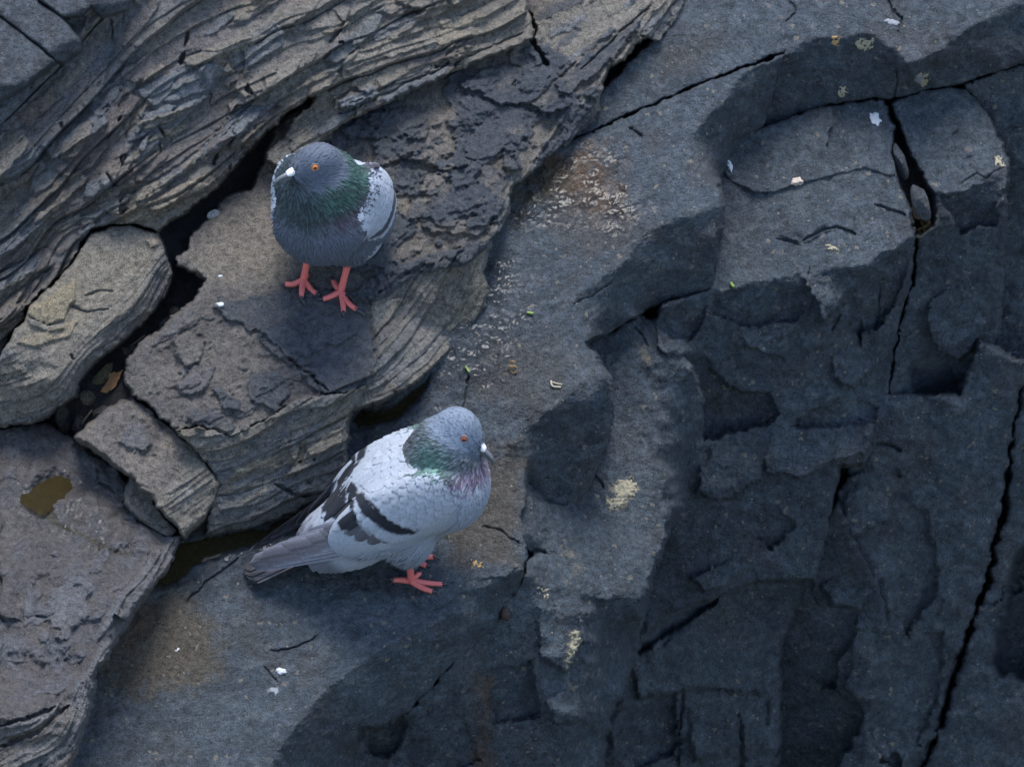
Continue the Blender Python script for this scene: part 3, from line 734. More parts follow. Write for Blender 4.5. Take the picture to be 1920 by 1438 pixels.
P_FR = [(1805, 160), (1880, 133), (1980, 104), (2160, 64), (2160, 780), (1900, 760), (1800, 820), (1780, 760), (1840, 640), (1858, 530), (1860, 370), (1870, 300), (1840, 200)]
build_rock('rock_block', P_FR, facet_base(TRI['far_right']), bas + [knap(110, 150, 1, 0.9, 0.4), rough(7.0, 80, 5, 3), rough(2.4, 18, 4, 5, 'ridged')], color=BASALT, seed=41, parent=cliff, coarse=2, crease=10, edge=6, rnd_r=24)
P_FM = [(1255, 985), (1480, 990), (1568, 955), (1533, 1048), (1490, 1150), (1466, 1198), (1459, 1440), (1459, 1650), (1085, 1650), (1090, 1370), (1150, 1221), (1180, 1121), (1230, 1030)]
build_rock('rock_block', P_FM, facet_base(TRI['far_mid']), bas + [knap(150, 170, 1, 0.9, 0.4, 1.2, 1.6), rough(6.0, 80, 5, 3), rough(2.0, 18, 4, 5, 'ridged'),
      hinge([(1187, 1221), (1240, 1150), (1340, 1112), (1345, 1130), (1270, 1178), (1200, 1228)], 1.2, 60), hinge([(1180, 1240), (1300, 1172), (1400, 1150), (1440, 1180), (1430, 1300), (1300, 1290), (1200, 1310)], -0.22), hinge([(1290, 1300), (1400, 1290), (1380, 1400), (1300, 1430)], -0.25, 60), hinge([(1130, 1390), (1200, 1330), (1265, 1300), (1270, 1420), (1180, 1440)], 0.3, 20),
      crack([(1280, 1290), (1275, 1350), (1270, 1440)], 4, 16, 3, 5), crack([(1385, 1340), (1392, 1400), (1390, 1440)], 6, 22, 3, 6), crack([(1440, 1310), (1437, 1360)], 4, 14, 3, 7)],
      color=BASALT, seed=43, parent=cliff, coarse=2, crease=10, edge=6, rnd_r=24)
P_FP = [(1563, 950), (1605, 850), (1650, 740), (1800, 740), (1840, 640), (1925, 680), (1898, 800), (1875, 958), (1855, 1025), (1841, 1098), (1811, 1185), (1778, 1285), (1758, 1358), (1725, 1437), (1690, 1650), (1520, 1650), (1573, 1438), (1607, 1378), (1617, 1351), (1613, 1318), (1580, 1301), (1533, 1278), (1515, 1262), (1520, 1200), (1523, 1135), (1527, 1081), (1550, 1000)]
build_rock('rock_block', P_FP, facet_base(TRI['far_panel']), bas + [knap(150, 190, 2, 0.9, 0.4, 1.25, 2.0), rough(6.0, 90, 5, 3), rough(2.0, 18, 4, 5, 'ridged'),
      hinge([(1540, 1100), (1575, 1060), (1650, 1045), (1658, 1080), (1630, 1120), (1610, 1143), (1565, 1135)], -0.45), hinge([(1570, 868), (1622, 872), (1603, 892), (1565, 902), (1545, 932), (1535, 905)], 0.9), hinge([(1600, 1200), (1640, 1180), (1655, 1300), (1617, 1322), (1585, 1290)], -0.3), hinge([(1660, 900), (1740, 960), (1760, 1100), (1700, 1200), (1680, 1050)], 0.22, 20), hinge([(1690, 1220), (1770, 1180), (1760, 1300), (1720, 1400), (1670, 1330)], 0.3, 10), hinge([(1580, 940), (1620, 890), (1680, 905), (1660, 980), (1590, 1010)], -0.3),
      dent([(1527, 1133), (1608, 1147), (1598, 1211), (1575, 1225), (1565, 1290), (1500, 1290), (1505, 1180)], 120, 8, 4, 5),
      crack([(1640, 830), (1665, 833), (1690, 845)], 5, 18, 2, 8), crack([(1675, 880), (1690, 895)], 4, 12, 2, 9)], color=BASALT, seed=47, parent=cliff, coarse=2, crease=10, edge=6, rnd_r=24)
P_FI = [(1440, 1140), (1500, 1060), (1570, 940), (1660, 1130), (1650, 1300), (1640, 1460), (1600, 1650), (1430, 1650), (1430, 1300)]
build_rock('rock_block', P_FI, facet_base(TRI['far_inner']), bas + [knap(60, 110, 2, 0.8, 0.35, 1.25, 1.8), rough(6.0, 60, 5, 3)], color=BASALT, seed=59, parent=cliff, coarse=2)
P_FS = [(1903, 800), (1930, 680), (2160, 700), (2160, 1650), (1705, 1650), (1738, 1437), (1771, 1358), (1791, 1285), (1824, 1185), (1854, 1098), (1868, 1025), (1888, 958)]
build_rock('rock_block', P_FS, facet_base(TRI['far_strip']), bas + [knap(60, 130, 2, 0.8, 0.35, 1.25, 1.8), rough(6.0, 90, 5, 3),
      dent([(1913, 1020), (1887, 1098), (1867, 1198), (1853, 1245), (1880, 1265), (1925, 1280), (2000, 1270), (2000, 1000)], 160, 14, 6, 5)], color=BASALT, seed=53, parent=cliff, coarse=2, crease=10, edge=6, rnd_r=24)

P_OUT = [(1082, 652), (1150, 620), (1195, 592), (1233, 603), (1257, 630), (1277, 660), (1300, 697), (1314, 735), (1315, 820), (1290, 870), (1300, 925), (1255, 1000), (1237, 1020), (1230, 1051), (1205, 1125), (1085, 1122), (1000, 1040), (962, 1000), (962, 915), (985, 900), (1022, 940), (1056, 948), (1074, 938), (1094, 900), (1102, 862), (1122, 812), (1126, 752), (1118, 712), (1108, 695)]
build_rock('rock_block', P_OUT, facet_base(TRI['outcrop']), bas + [knap(18, 100, 1, 0.6, 0.3), rough(6, 60, 5, 3), rough(2.2, 16, 4, 5, 'ridged', -0.6, 1.6),
      crack([(1190, 612), (1205, 630), (1215, 650)], 2.5, 8, 1, 3), crack([(1115, 890), (1128, 905), (1132, 915)], 3, 10, 1, 3), crack([(985, 1040), (1003, 1030), (1020, 1035), (1030, 1050)], 2.5, 9, 1, 3),
      tint([(1150, 905), (1185, 895), (1197, 920), (1175, 945), (1145, 960), (1138, 940)], LICH, 0.9, 3, 10, 3, 14, 0.15),
      tint([(1185, 640), (1212, 655), (1225, 683), (1212, 690)], LICH, 0.7, 5, 8, 4, 14, 0.25), tint([(1010, 1095), (1030, 1100), (1028, 1125), (1003, 1118)], LICH, 0.8, 3, 8, 5, 14, 0.3),
      tint([(1050, 1010), (1080, 1030), (1095, 1075), (1080, 1080)], LICH, 0.5, 6, 10, 6, 16, 0.4), tint([(1140, 690), (1190, 640), (1205, 670), (1180, 700)], BAS_L, 0.5, 18, 10, 7)],
      color=BASALT, seed=61, rnd_r=12, edge=4.5, soft=3, crease=7, parent=cliff)

P_BUT = [(985, 1070), (1000, 1030), (1040, 1045), (1100, 1110), (1207, 1115), (1203, 1155), (1187, 1221), (1165, 1290), (1140, 1340), (1130, 1380), (1120, 1650), (640, 1650), (662, 1440), (672, 1363), (720, 1358), (766, 1334), (808, 1289), (835, 1259), (865, 1228), (897, 1199), (929, 1174), (947, 1130), (974, 1100)]
build_rock('rock_block', P_BUT, facet_base(TRI['buttress']), bas + [knap(22, 130, 1, 0.6, 0.3, 1.0, 1.4), rough(7, 60, 5, 3), rough(2.6, 16, 4, 5, 'ridged', -1.2, 1.6),
      hinge([(1010, 1140), (1080, 1120), (1100, 1200), (1060, 1260), (1010, 1230)], -0.25), hinge([(1020, 1310), (1085, 1280), (1090, 1345), (1040, 1360)], -0.5), hinge([(900, 1260), (1000, 1240), (1010, 1340), (930, 1360)], 0.3, 30), hinge([(760, 1400), (860, 1330), (900, 1420), (800, 1500)], 0.25, 120), dent([(672, 1365), (720, 1358), (755, 1345), (765, 1360), (750, 1395), (730, 1425), (690, 1412)], 40, 10, 3, 4),
      tint([(890, 1260), (925, 1280), (915, 1370), (930, 1450), (880, 1450), (900, 1350)], (0.115, 0.078, 0.055), 0.75, 14, 12, 5),
      tint([(1070, 1180), (1090, 1185), (1085, 1215), (1068, 1240), (1058, 1260), (1062, 1225)], LICH, 0.9, 3, 8, 3, 14, 0.2), tint([(1065, 1270), (1080, 1285), (1075, 1300)], LICH, 0.7, 4, 6, 4, 12, 0.3),
      flake([(1020, 1290), (1070, 1270), (1090, 1340), (1050, 1365), (1010, 1340)], 5, (0, 0), 4, 4, 6)], color=BASALT, seed=67, rnd_r=12, edge=4.5, soft=4, crease=7, parent=cliff)

POOL = [(655, 790), (672, 768), (730, 762), (780, 728), (806, 700), (800, 735), (770, 765), (745, 790), (700, 805), (668, 808)]
POOL2 = [(318, 1030), (345, 1018), (420, 1000), (480, 990), (560, 960), (640, 940), (640, 985), (560, 1000), (480, 1022), (420, 1040), (360, 1066), (330, 1095), (285, 1105)]
P_BEN = [(830, 440), (930, 330), (1020, 278), (1080, 262), (1200, 211), (1280, 174), (1395, 130), (1469, 103), (1432, 236), (1383, 266), (1345, 347), (1355, 384), (1343, 450), (1333, 541), (1240, 568), (1195, 589), (1150, 618), (1096, 640), (1128, 692), (1141, 712), (1142, 755), (1138, 812), (1118, 864), (1110, 902),
         (1088, 944), (1060, 964), (1022, 957), (990, 920), (978, 960), (985, 1040), (980, 1068), (975, 1101), (948, 1131), (930, 1175), (898, 1200), (865, 1230), (835, 1260), (808, 1290), (765, 1334), (720, 1356), (668, 1361), (662, 1440), (640, 1650), (-140, 1650), (20, 1420), (120, 1290), (200, 1140), (260, 1000), (400, 930), (560, 860), (640, 740), (740, 640), (800, 540)]
wet1 = [(930, 340), (1030, 280), (1110, 270), (1170, 330), (1210, 400), (1190, 440), (1050, 420), (960, 440)]
wet2 = [(860, 480), (930, 450), (985, 520), (980, 620), (960, 720), (800, 770), (740, 800), (640, 820), (640, 760), (780, 700), (830, 600)]
build_rock('rock_ledge', P_BEN, facet_base(TRI['bench']), [mottle(BAS_L, 110, 0.0, 0.25, 0.5, 1), mottle((0.047, 0.059, 0.071), 45, 0.12, 0.15, 0.55, 2), mottle(BAS_B, 130, 0.24, 0.12, 0.4, 4), mottle((0.13, 0.146, 0.163), 22, 0.16, 0.1, 0.5, 6, -0.3, 2.2), knap(5.5, 40, 21, 0.6, 0.35, -0.4, 1.5), knap(3.0, 16, 22, 0.7, 0.4, -0.4, 1.6), rough(1.6, 7, 3, 23, 'ridged', -0.4, 1.5),
      knap(8, 150, 1, 0.45, 0.3), rough(4.0, 80, 5, 3), rough(2.2, 22, 4, 5, 'ridged', -0.5, 2.0), rough(1.0, 9, 3, 8),
      dent([(1040, 790), (1090, 755), (1125, 760), (1125, 830), (1100, 890), (1060, 940), (1025, 930), (1008, 880), (1015, 820)], 14, 34, 6, 9),
      tint([(990, 300), (1130, 270), (1190, 400), (1120, 420), (1040, 370)], (0.16, 0.085, 0.035), 0.75, 26, 26, 3, 40, 0.2), tint([(940, 350), (1080, 310), (1060, 360), (960, 400)], (0.07, 0.055, 0.02), 0.7, 20, 20, 4),
      tint([(1060, 360), (1200, 430), (1180, 480), (1080, 480), (1020, 420)], BAS_B, 0.6, 26, 26, 6), tint([(920, 620), (1050, 640), (1100, 690), (1010, 790), (900, 740)], BAS_B, 0.55, 36, 30, 7),
      tint([(895, 850), (985, 830), (975, 1000), (960, 1060), (850, 1060), (830, 990)], (0.10, 0.082, 0.062), 0.8, 26, 20, 8),
      tint([(280, 1120), (345, 1105), (400, 1180), (420, 1270), (330, 1290), (180, 1310), (190, 1250)], (0.115, 0.092, 0.062), 0.85, 26, 24, 9), tint([(255, 1140), (300, 1130), (290, 1180), (210, 1240), (190, 1230)], (0.10, 0.06, 0.035), 0.7, 12, 14, 10),
      wetness(wet1, 1.0, 26, 26, 1, 1.8), wetness(wet2, 0.9, 30, 26, 2, 1.8),
      wetness([(560, 1060), (660, 1040), (830, 1090), (840, 1110), (760, 1118), (690, 1112), (610, 1098)], 0.95, 10, 12, 3, 2.0), wetness([(300, 1010), (560, 930), (640, 990), (440, 1040), (330, 1110), (280, 1120)], 0.9, 16, 14, 4, 1.0),  # first patch, below the pale pigeon: rock made darker, glossier and finely ridged
      dent(POOL, 36, 14, 4, 4), dent(POOL2, 30, 14, 5, 5),
      crack([(345, 1130), (395, 1085), (450, 1045)], 2.5, 9, 3, 21), crack([(860, 810), (866, 770), (876, 730), (880, 700)], 2.5, 9, 2, 22), crack([(505, 1218), (540, 1218), (585, 1200), (595, 1190)], 2.5, 8, 2, 23), crack([(495, 1250), (520, 1278)], 2, 6, 1, 24),
      crack([(1075, 570), (1110, 555), (1150, 525)], 1.6, 5, 2, 25), crack([(1180, 240), (1205, 258)], 4, 8, 1, 26), crack([(900, 985), (940, 995), (975, 1020)], 2, 6, 3, 27),
      crack([(994, 918), (1025, 957), (1060, 964), (1092, 942)], 4, 14, 2, 28),
      flake([(760, 1098), (800, 1092), (850, 1100), (850, 1130), (800, 1150), (775, 1130)], 5, (0, 0), 3, 5, 8), flake([(920, 1040), (950, 1045), (975, 1060), (950, 1085), (890, 1090)], 6, (0, 0), 4, 5, 9),
      knap(3.0, 46, 8, 0.5, 0.3)],
      color=BASALT, seed=71, rnd_r=10, edge=3.5, crease=3.5, soft=2.5, parent=cliff)

# --- shale: thick bedded wall, the broken slab it rests on, and loose blocks
def plane(w, gx, gy, x, y):
    return lambda X, Y: w + gx * (X - x) + gy * (Y - y)

def table(pl, top, slope, bevel=10.0):
    def f(X, Y):
        d = -poly_sd(top, X, Y)
        return pl(X, Y) - slope * bevel * np.logaddexp(0, np.clip(d / bevel, -30, 60))
    return f

shale = root('shale_wall', unproj(400, 250, -380)); tag(shale, 'bedded tan and grey shale wall overhanging the crevice behind the dark pigeon', 'rock wall', kind='structure')

L0 = [(20, 640), (150, 455), (300, 400), (383, 350), (450, 290), (520, 225), (593, 176), (640, 150), (720, 122), (850, 78), (990, 20)]
L1 = [(-40, 560), (60, 490), (160, 400), (250, 325), (350, 265), (420, 222), (500, 178), (600, 132), (700, 88), (830, 35), (960, -20)]
L2 = [(-40, 450), (60, 370), (130, 290), (200, 225), (260, 175), (330, 135), (430, 95), (540, 50), (680, -5), (780, -50)]
L3 = [(-40, 350), (50, 270), (110, 205), (165, 145), (210, 85), (240, 40), (290, 0), (360, -40)]
LM = [(640, 233), (700, 203), (770, 170), (830, 140), (900, 112), (1000, 65)]
BED = bedding([(0, L0), (95, L1), (190, L2), (285, L3), (-75, LM)])
SH_PAL = [GREYSH, BROWN, (0.15, 0.128, 0.105), TAN, (0.10, 0.10, 0.105), (0.165, 0.145, 0.115), GREYSH]
W1_BASE = tps([(0, 600, -190), (150, 400, -190), (300, 430, -198), (400, 340, -220), (500, 235, -275), (593, 182, -298), (640, 235, -312), (800, 155, -366), (1000, 65, -425), (900, 0, -440),
               (600, 80, -285), (450, 120, -245), (300, 200, -212), (200, 100, -208), (100, 250, -190), (0, 350, -180), (0, 500, -190), (240, 0, -205), (500, 0, -285), (700, -50, -380), (990, -80, -490), (-200, 300, -170), (-200, 600, -190)])
P_W1 = [(-240, 720), (0, 668), (24, 618), (43, 606), (47, 577), (80, 545), (110, 518), (140, 482), (147, 467), (170, 432), (215, 420), (255, 422), (296, 432), (330, 405), (383, 370), (450, 300), (480, 263), (500, 243), (520, 230), (540, 207), (567, 187), (593, 181), (575, 206),
        (552, 226), (532, 256), (505, 283), (500, 300), (560, 330), (600, 262), (640, 233), (700, 203), (770, 170), (830, 141), (900, 113), (993, 73), (999, 55), (988, 20), (985, -60), (985, -240), (-240, -240)]
w1_ang = lambda x, y: -0.62 - 0.25 * math.exp(-((x - 190) / 130.0) ** 2 - ((y - 200) / 180.0) ** 2) + 0.22 * max(0.0, min(1.0, (x - 450) / 400.0))
RIGHTTAN = [(440, 480), (300, 470), (330, 380), (430, 250), (560, 150), (520, 90), (600, 40), (640, -100), (1100, -100), (1000, 100), (640, 260), (560, 320)]
build_rock('rock_face', P_W1, W1_BASE, [mottle(TAN, 90, 0.0, 0.1, 0.6, 3, -0.65, 2.5), mottle((0.098, 0.084, 0.080), 60, 0.06, 0.06, 0.75, 5, -0.65, 3.0), mottle((0.088, 0.10, 0.112), 52, 0.08, 0.06, 0.75, 7, -0.65, 3.0), tint(RIGHTTAN, (0.19, 0.165, 0.126), 0.8, 60, 50, 4, 80), tint([(430, 270), (560, 130), (640, 160), (560, 240), (480, 270)], TANY, 0.35, 30, 20, 5),
      tint([(240, 130), (330, 60), (420, 20), (450, 90), (330, 160), (260, 150), (220, 150)], (0.15, 0.12, 0.105), 0.7, 24, 20, 6),
      strata(BED, [(88, 40, 150), (38, 11, 100)], 5, None, None, SH_PAL, 0.45),
      knap(22, 62, 31, 0.7, 0.3, -0.6, 2.4), knap(8, 26, 32, 0.7, 0.3, -0.6, 2.2),
      plates(150, P_W1, None, -0.6, (70, 190), (1.7, 3.6), (12, 28), 23, 2.2, [TAN, (0.098, 0.11, 0.122), (0.112, 0.094, 0.086), (0.165, 0.145, 0.115)], 1.0, w1_ang),
      plates(170, P_W1, None, -0.6, (24, 90), (1.6, 3.6), (5, 15), 3, 2.5, [TAN, GREYSH, BROWN, (0.17, 0.145, 0.11)], 1.0, w1_ang),
      rough(3.5, 40, 4, 3, 'fbm', -0.6, 2.5), rough(1.2, 10, 3, 4, 'ridged', -0.6, 2.5),
      # traced slabs of the wall
      flake([(345, 112), (400, 85), (470, 68), (505, 66), (480, 82), (420, 108), (375, 122), (350, 126)], 10, (0, .06), 2.5, 2, 1, TAN), flake([(493, 142), (560, 100), (595, 95), (590, 115), (550, 140), (515, 165), (497, 168)], 11, (0, .05), 2.5, 2, 2, TAN),
      flake([(440, 168), (485, 142), (497, 166), (455, 185)], 7, (0, .03), 2.5, 2, 3, TAN), flake([(285, 150), (400, 118), (425, 130), (400, 170), (330, 190), (285, 200), (250, 170)], 7, (0, .03), 3, 3, 4, GREYSH),
      flake([(230, 130), (285, 95), (290, 130), (260, 155), (225, 150)], 8, (0, .03), 3, 3, 5, (0.14, .12, .11)), flake([(262, 210), (340, 195), (405, 175), (370, 200), (300, 225), (260, 235)], 9, (0, .06), 2.5, 3, 6, GREYSH),
      flake([(305, 243), (345, 232), (355, 243), (320, 256), (308, 255)], 7, (0, .1), 2, 1.5, 7, TANY), flake([(275, 262), (300, 246), (308, 258), (280, 268)], 6, (0, .1), 2, 1.5, 8, TANY),
      flake([(255, 232), (330, 205), (370, 196), (330, 226), (270, 245)], 7, (0, .06), 2, 2, 9, TAN), flake([(205, 325), (300, 285), (420, 240), (350, 300), (290, 340), (220, 350), (205, 340)], 8, (0, .03), 3, 3, 10, BROWN),
      flake([(160, 345), (200, 328), (222, 350), (190, 368), (155, 372)], 10, (0, .06), 2.5, 2, 11, GREYSH), flake([(180, 385), (250, 358), (320, 330), (345, 318), (300, 360), (250, 395), (215, 405)], 9, (0, .08), 2.5, 3, 12, TAN),
      flake([(215, 400), (260, 392), (330, 350), (380, 330), (320, 390), (285, 412), (240, 420)], 10, (0, .08), 2.5, 3, 13, TANY), flake([(150, 412), (190, 392), (250, 372), (180, 410)], 9, (0, .05), 2, 2, 14, GREYSH),
      flake([(60, 402), (110, 380), (125, 365), (100, 395), (65, 420)], 6, (0, .05), 2, 2, 15, TAN), flake([(30, 215), (100, 160), (105, 190), (50, 235)], 9, (0, .05), 3, 4, 16, (0.13, .10, .08)),
      flake([(640, 110), (700, 84), (770, 50), (815, 58), (820, 80), (760, 100), (690, 118), (640, 140)], 9, (0, .04), 2.5, 3, 17, TAN), flake([(740, 0), (800, -20), (870, -10), (860, 10), (800, 18), (760, 14)], 10, (0, .08), 2.5, 3, 18, TAN),
      flake([(820, 40), (900, 20), (920, 38), (860, 55), (830, 55)], 7, (0, .05), 2.5, 2, 19, (0.24, .205, .15)), flake([(815, 60), (850, 52), (890, 62), (840, 92), (820, 85)], 6, (0, .03), 2.5, 2, 20, (0.22, .19, .14)),
      crack([(345, 90), (350, 70), (352, 60)], 4, 16, 2, 1), crack([(338, 122), (342, 108), (346, 98)], 6, 22, 1, 2), crack([(200, 325), (210, 342), (220, 350)], 4, 14, 1, 3), crack([(297, 238), (303, 246), (310, 257)], 3, 12, 1, 4), crack([(300, 262), (298, 275), (302, 290)], 2.5, 9, 2, 5),
      crack([(208, 80), (212, 60), (206, 35)], 3, 10, 2, 6), crack([(115, 228), (116, 240)], 4, 14, 1, 7), crack([(752, 30), (775, 22), (790, 24)], 5, 18, 2, 8), crack([(403, 310), (402, 300), (410, 290)], 6, 24, 2, 9), crack([(432, 322), (430, 312)], 4, 14, 2, 10),
      crack([(-20, 575), (30, 545), (70, 520), (100, 500)], 3, 9, 3, 11), crack([(-20, 520), (40, 490), (90, 460)], 3, 9, 3, 12), crack([(610, 170), (640, 158), (675, 142)], 4, 12, 2, 14),
      crack([(640, 215), (720, 178), (800, 140), (880, 105), (980, 62)], 3, 9, 3, 15, False), crack([(640, 205), (720, 165), (810, 130), (900, 95)], 2.5, 7, 3, 16, False),
      wetness([(350, 400), (480, 300), (560, 200), (540, 260), (480, 340), (400, 420)], 0.3, 14, 8, 3)],
      mat=M_SHALE, color=(0.128, 0.116, 0.102), speck=0.12, seed=83, rnd_r=9, edge=4, skirt=170, parent=shale)

darkcap = root('dark_rock_cap', unproj(90, 60, -280)); tag(darkcap, 'dark jointed rock blocks lying over the shale in the top corner', 'rock', kind='structure')
for k, (poly, dw) in enumerate([([(-240, -30), (-60, 0), (0, 33), (45, 66), (86, 99), (103, 115), (60, 147), (48, 160), (0, 188), (-100, 230), (-240, 260)], 0),
                                ([(-240, -34), (-240, -240), (30, -240), (66, 0), (115, 33), (148, 76), (150, 92), (120, 116), (106, 114), (88, 97), (46, 64), (0, 29), (-60, -6)], 5),
                                ([(36, -240), (262, -240), (240, -40), (240, 2), (236, 18), (190, 31), (172, 14), (150, 30), (118, 31), (70, -3)], 12)]):
    top = [[(-240, -30), (-60, 0), (0, 33), (45, 66), (86, 99), (96, 112), (45, 150), (0, 165), (-100, 205), (-240, 240)], [(-240, -34), (-240, -240), (30, -240), (66, 0), (115, 33), (146, 74), (120, 84), (95, 98), (46, 64), (0, 29)], [(36, -240), (262, -240), (240, -40), (240, 0), (172, 10), (150, 20), (118, 31), (70, -3)]][k]
    build_rock('rock_block', poly, table(plane(-100 + dw, 0.05, 0.45, 80, 60), top, 1.3, 3), bas + [rough(3, 60, 5, 3), rough(1.4, 16, 4, 5, 'ridged'), knap(5, 80, 3)], color=(0.058, 0.064, 0.075), speck=0.5, seed=90 + k, rnd_r=4, edge=1.5, skirt=80, parent=darkcap)

# the slab the dark pigeon stands on
C_PL = plane(-170, -0.03, 0.66, 600, 500)
C_TOP = [(440, 330), (300, 480), (230, 690), (253, 737), (327, 797), (400, 797), (433, 808), (473, 792), (520, 768), (547, 748), (600, 735), (650, 715), (690, 690), (702, 645), (690, 605), (688, 560), (735, 516), (800, 492), (860, 474), (916, 434), (950, 352), (930, 320), (985, 320), (1012, 262), (1060, 205), (1120, 150), (1140, 118), (1190, 50), (1260, -80), (1300, -240), (900, -240), (900, 60), (600, 200)]
P_C = [(240, 677), (253, 657), (290, 627), (333, 590), (363, 567), (370, 553), (386, 522), (334, 495), (331, 480), (350, 470), (357, 445), (387, 412), (430, 366), (467, 358), (480, 340), (500, 300), (520, 230), (600, 180), (900, 40), (1000, -100), (1002, -240), (1310, -240), (1290, -60), (1285, 0), (1268, 40), (1235, 76), (1215, 72), (1203, 72), (1170, 110), (1140, 125), (1127, 155),
       (1120, 215), (1080, 255), (1037, 287), (985, 330), (957, 352), (953, 393), (938, 433), (920, 442), (913, 480), (908, 515), (914, 538), (910, 572), (887, 604), (853, 628), (840, 658), (807, 694), (773, 721), (707, 754), (683, 762), (640, 774), (600, 760), (547, 757), (520, 776), (473, 800), (433, 818), (400, 805), (367, 800), (327, 806), (287, 766), (253, 740), (237, 708)]
C_SIDE = bedding([(0, [(640, 772), (707, 756), (773, 722), (840, 660), (890, 605), (914, 540), (925, 450)]), (60, [(620, 740), (690, 712), (740, 675), (790, 620), (830, 560), (860, 500), (880, 440)]), (120, [(600, 690), (660, 660), (720, 600), (760, 545), (800, 490), (830, 430)])])
def side_mask(c):
    return sstep(-4, 14, -poly_sd(C_TOP, c.X, c.Y)) * 0.9 + 0.06
CRREG = [(400, 575), (440, 560), (520, 540), (680, 560), (695, 610), (705, 690), (640, 745), (560, 720), (470, 640), (420, 610)]
UPREG = [(560, 300), (640, 235), (760, 185), (880, 130), (1000, 90), (1130, 130), (1100, 220), (1000, 320), (955, 360), (950, 420), (880, 480), (760, 520), (700, 560), (640, 560), (700, 420)]
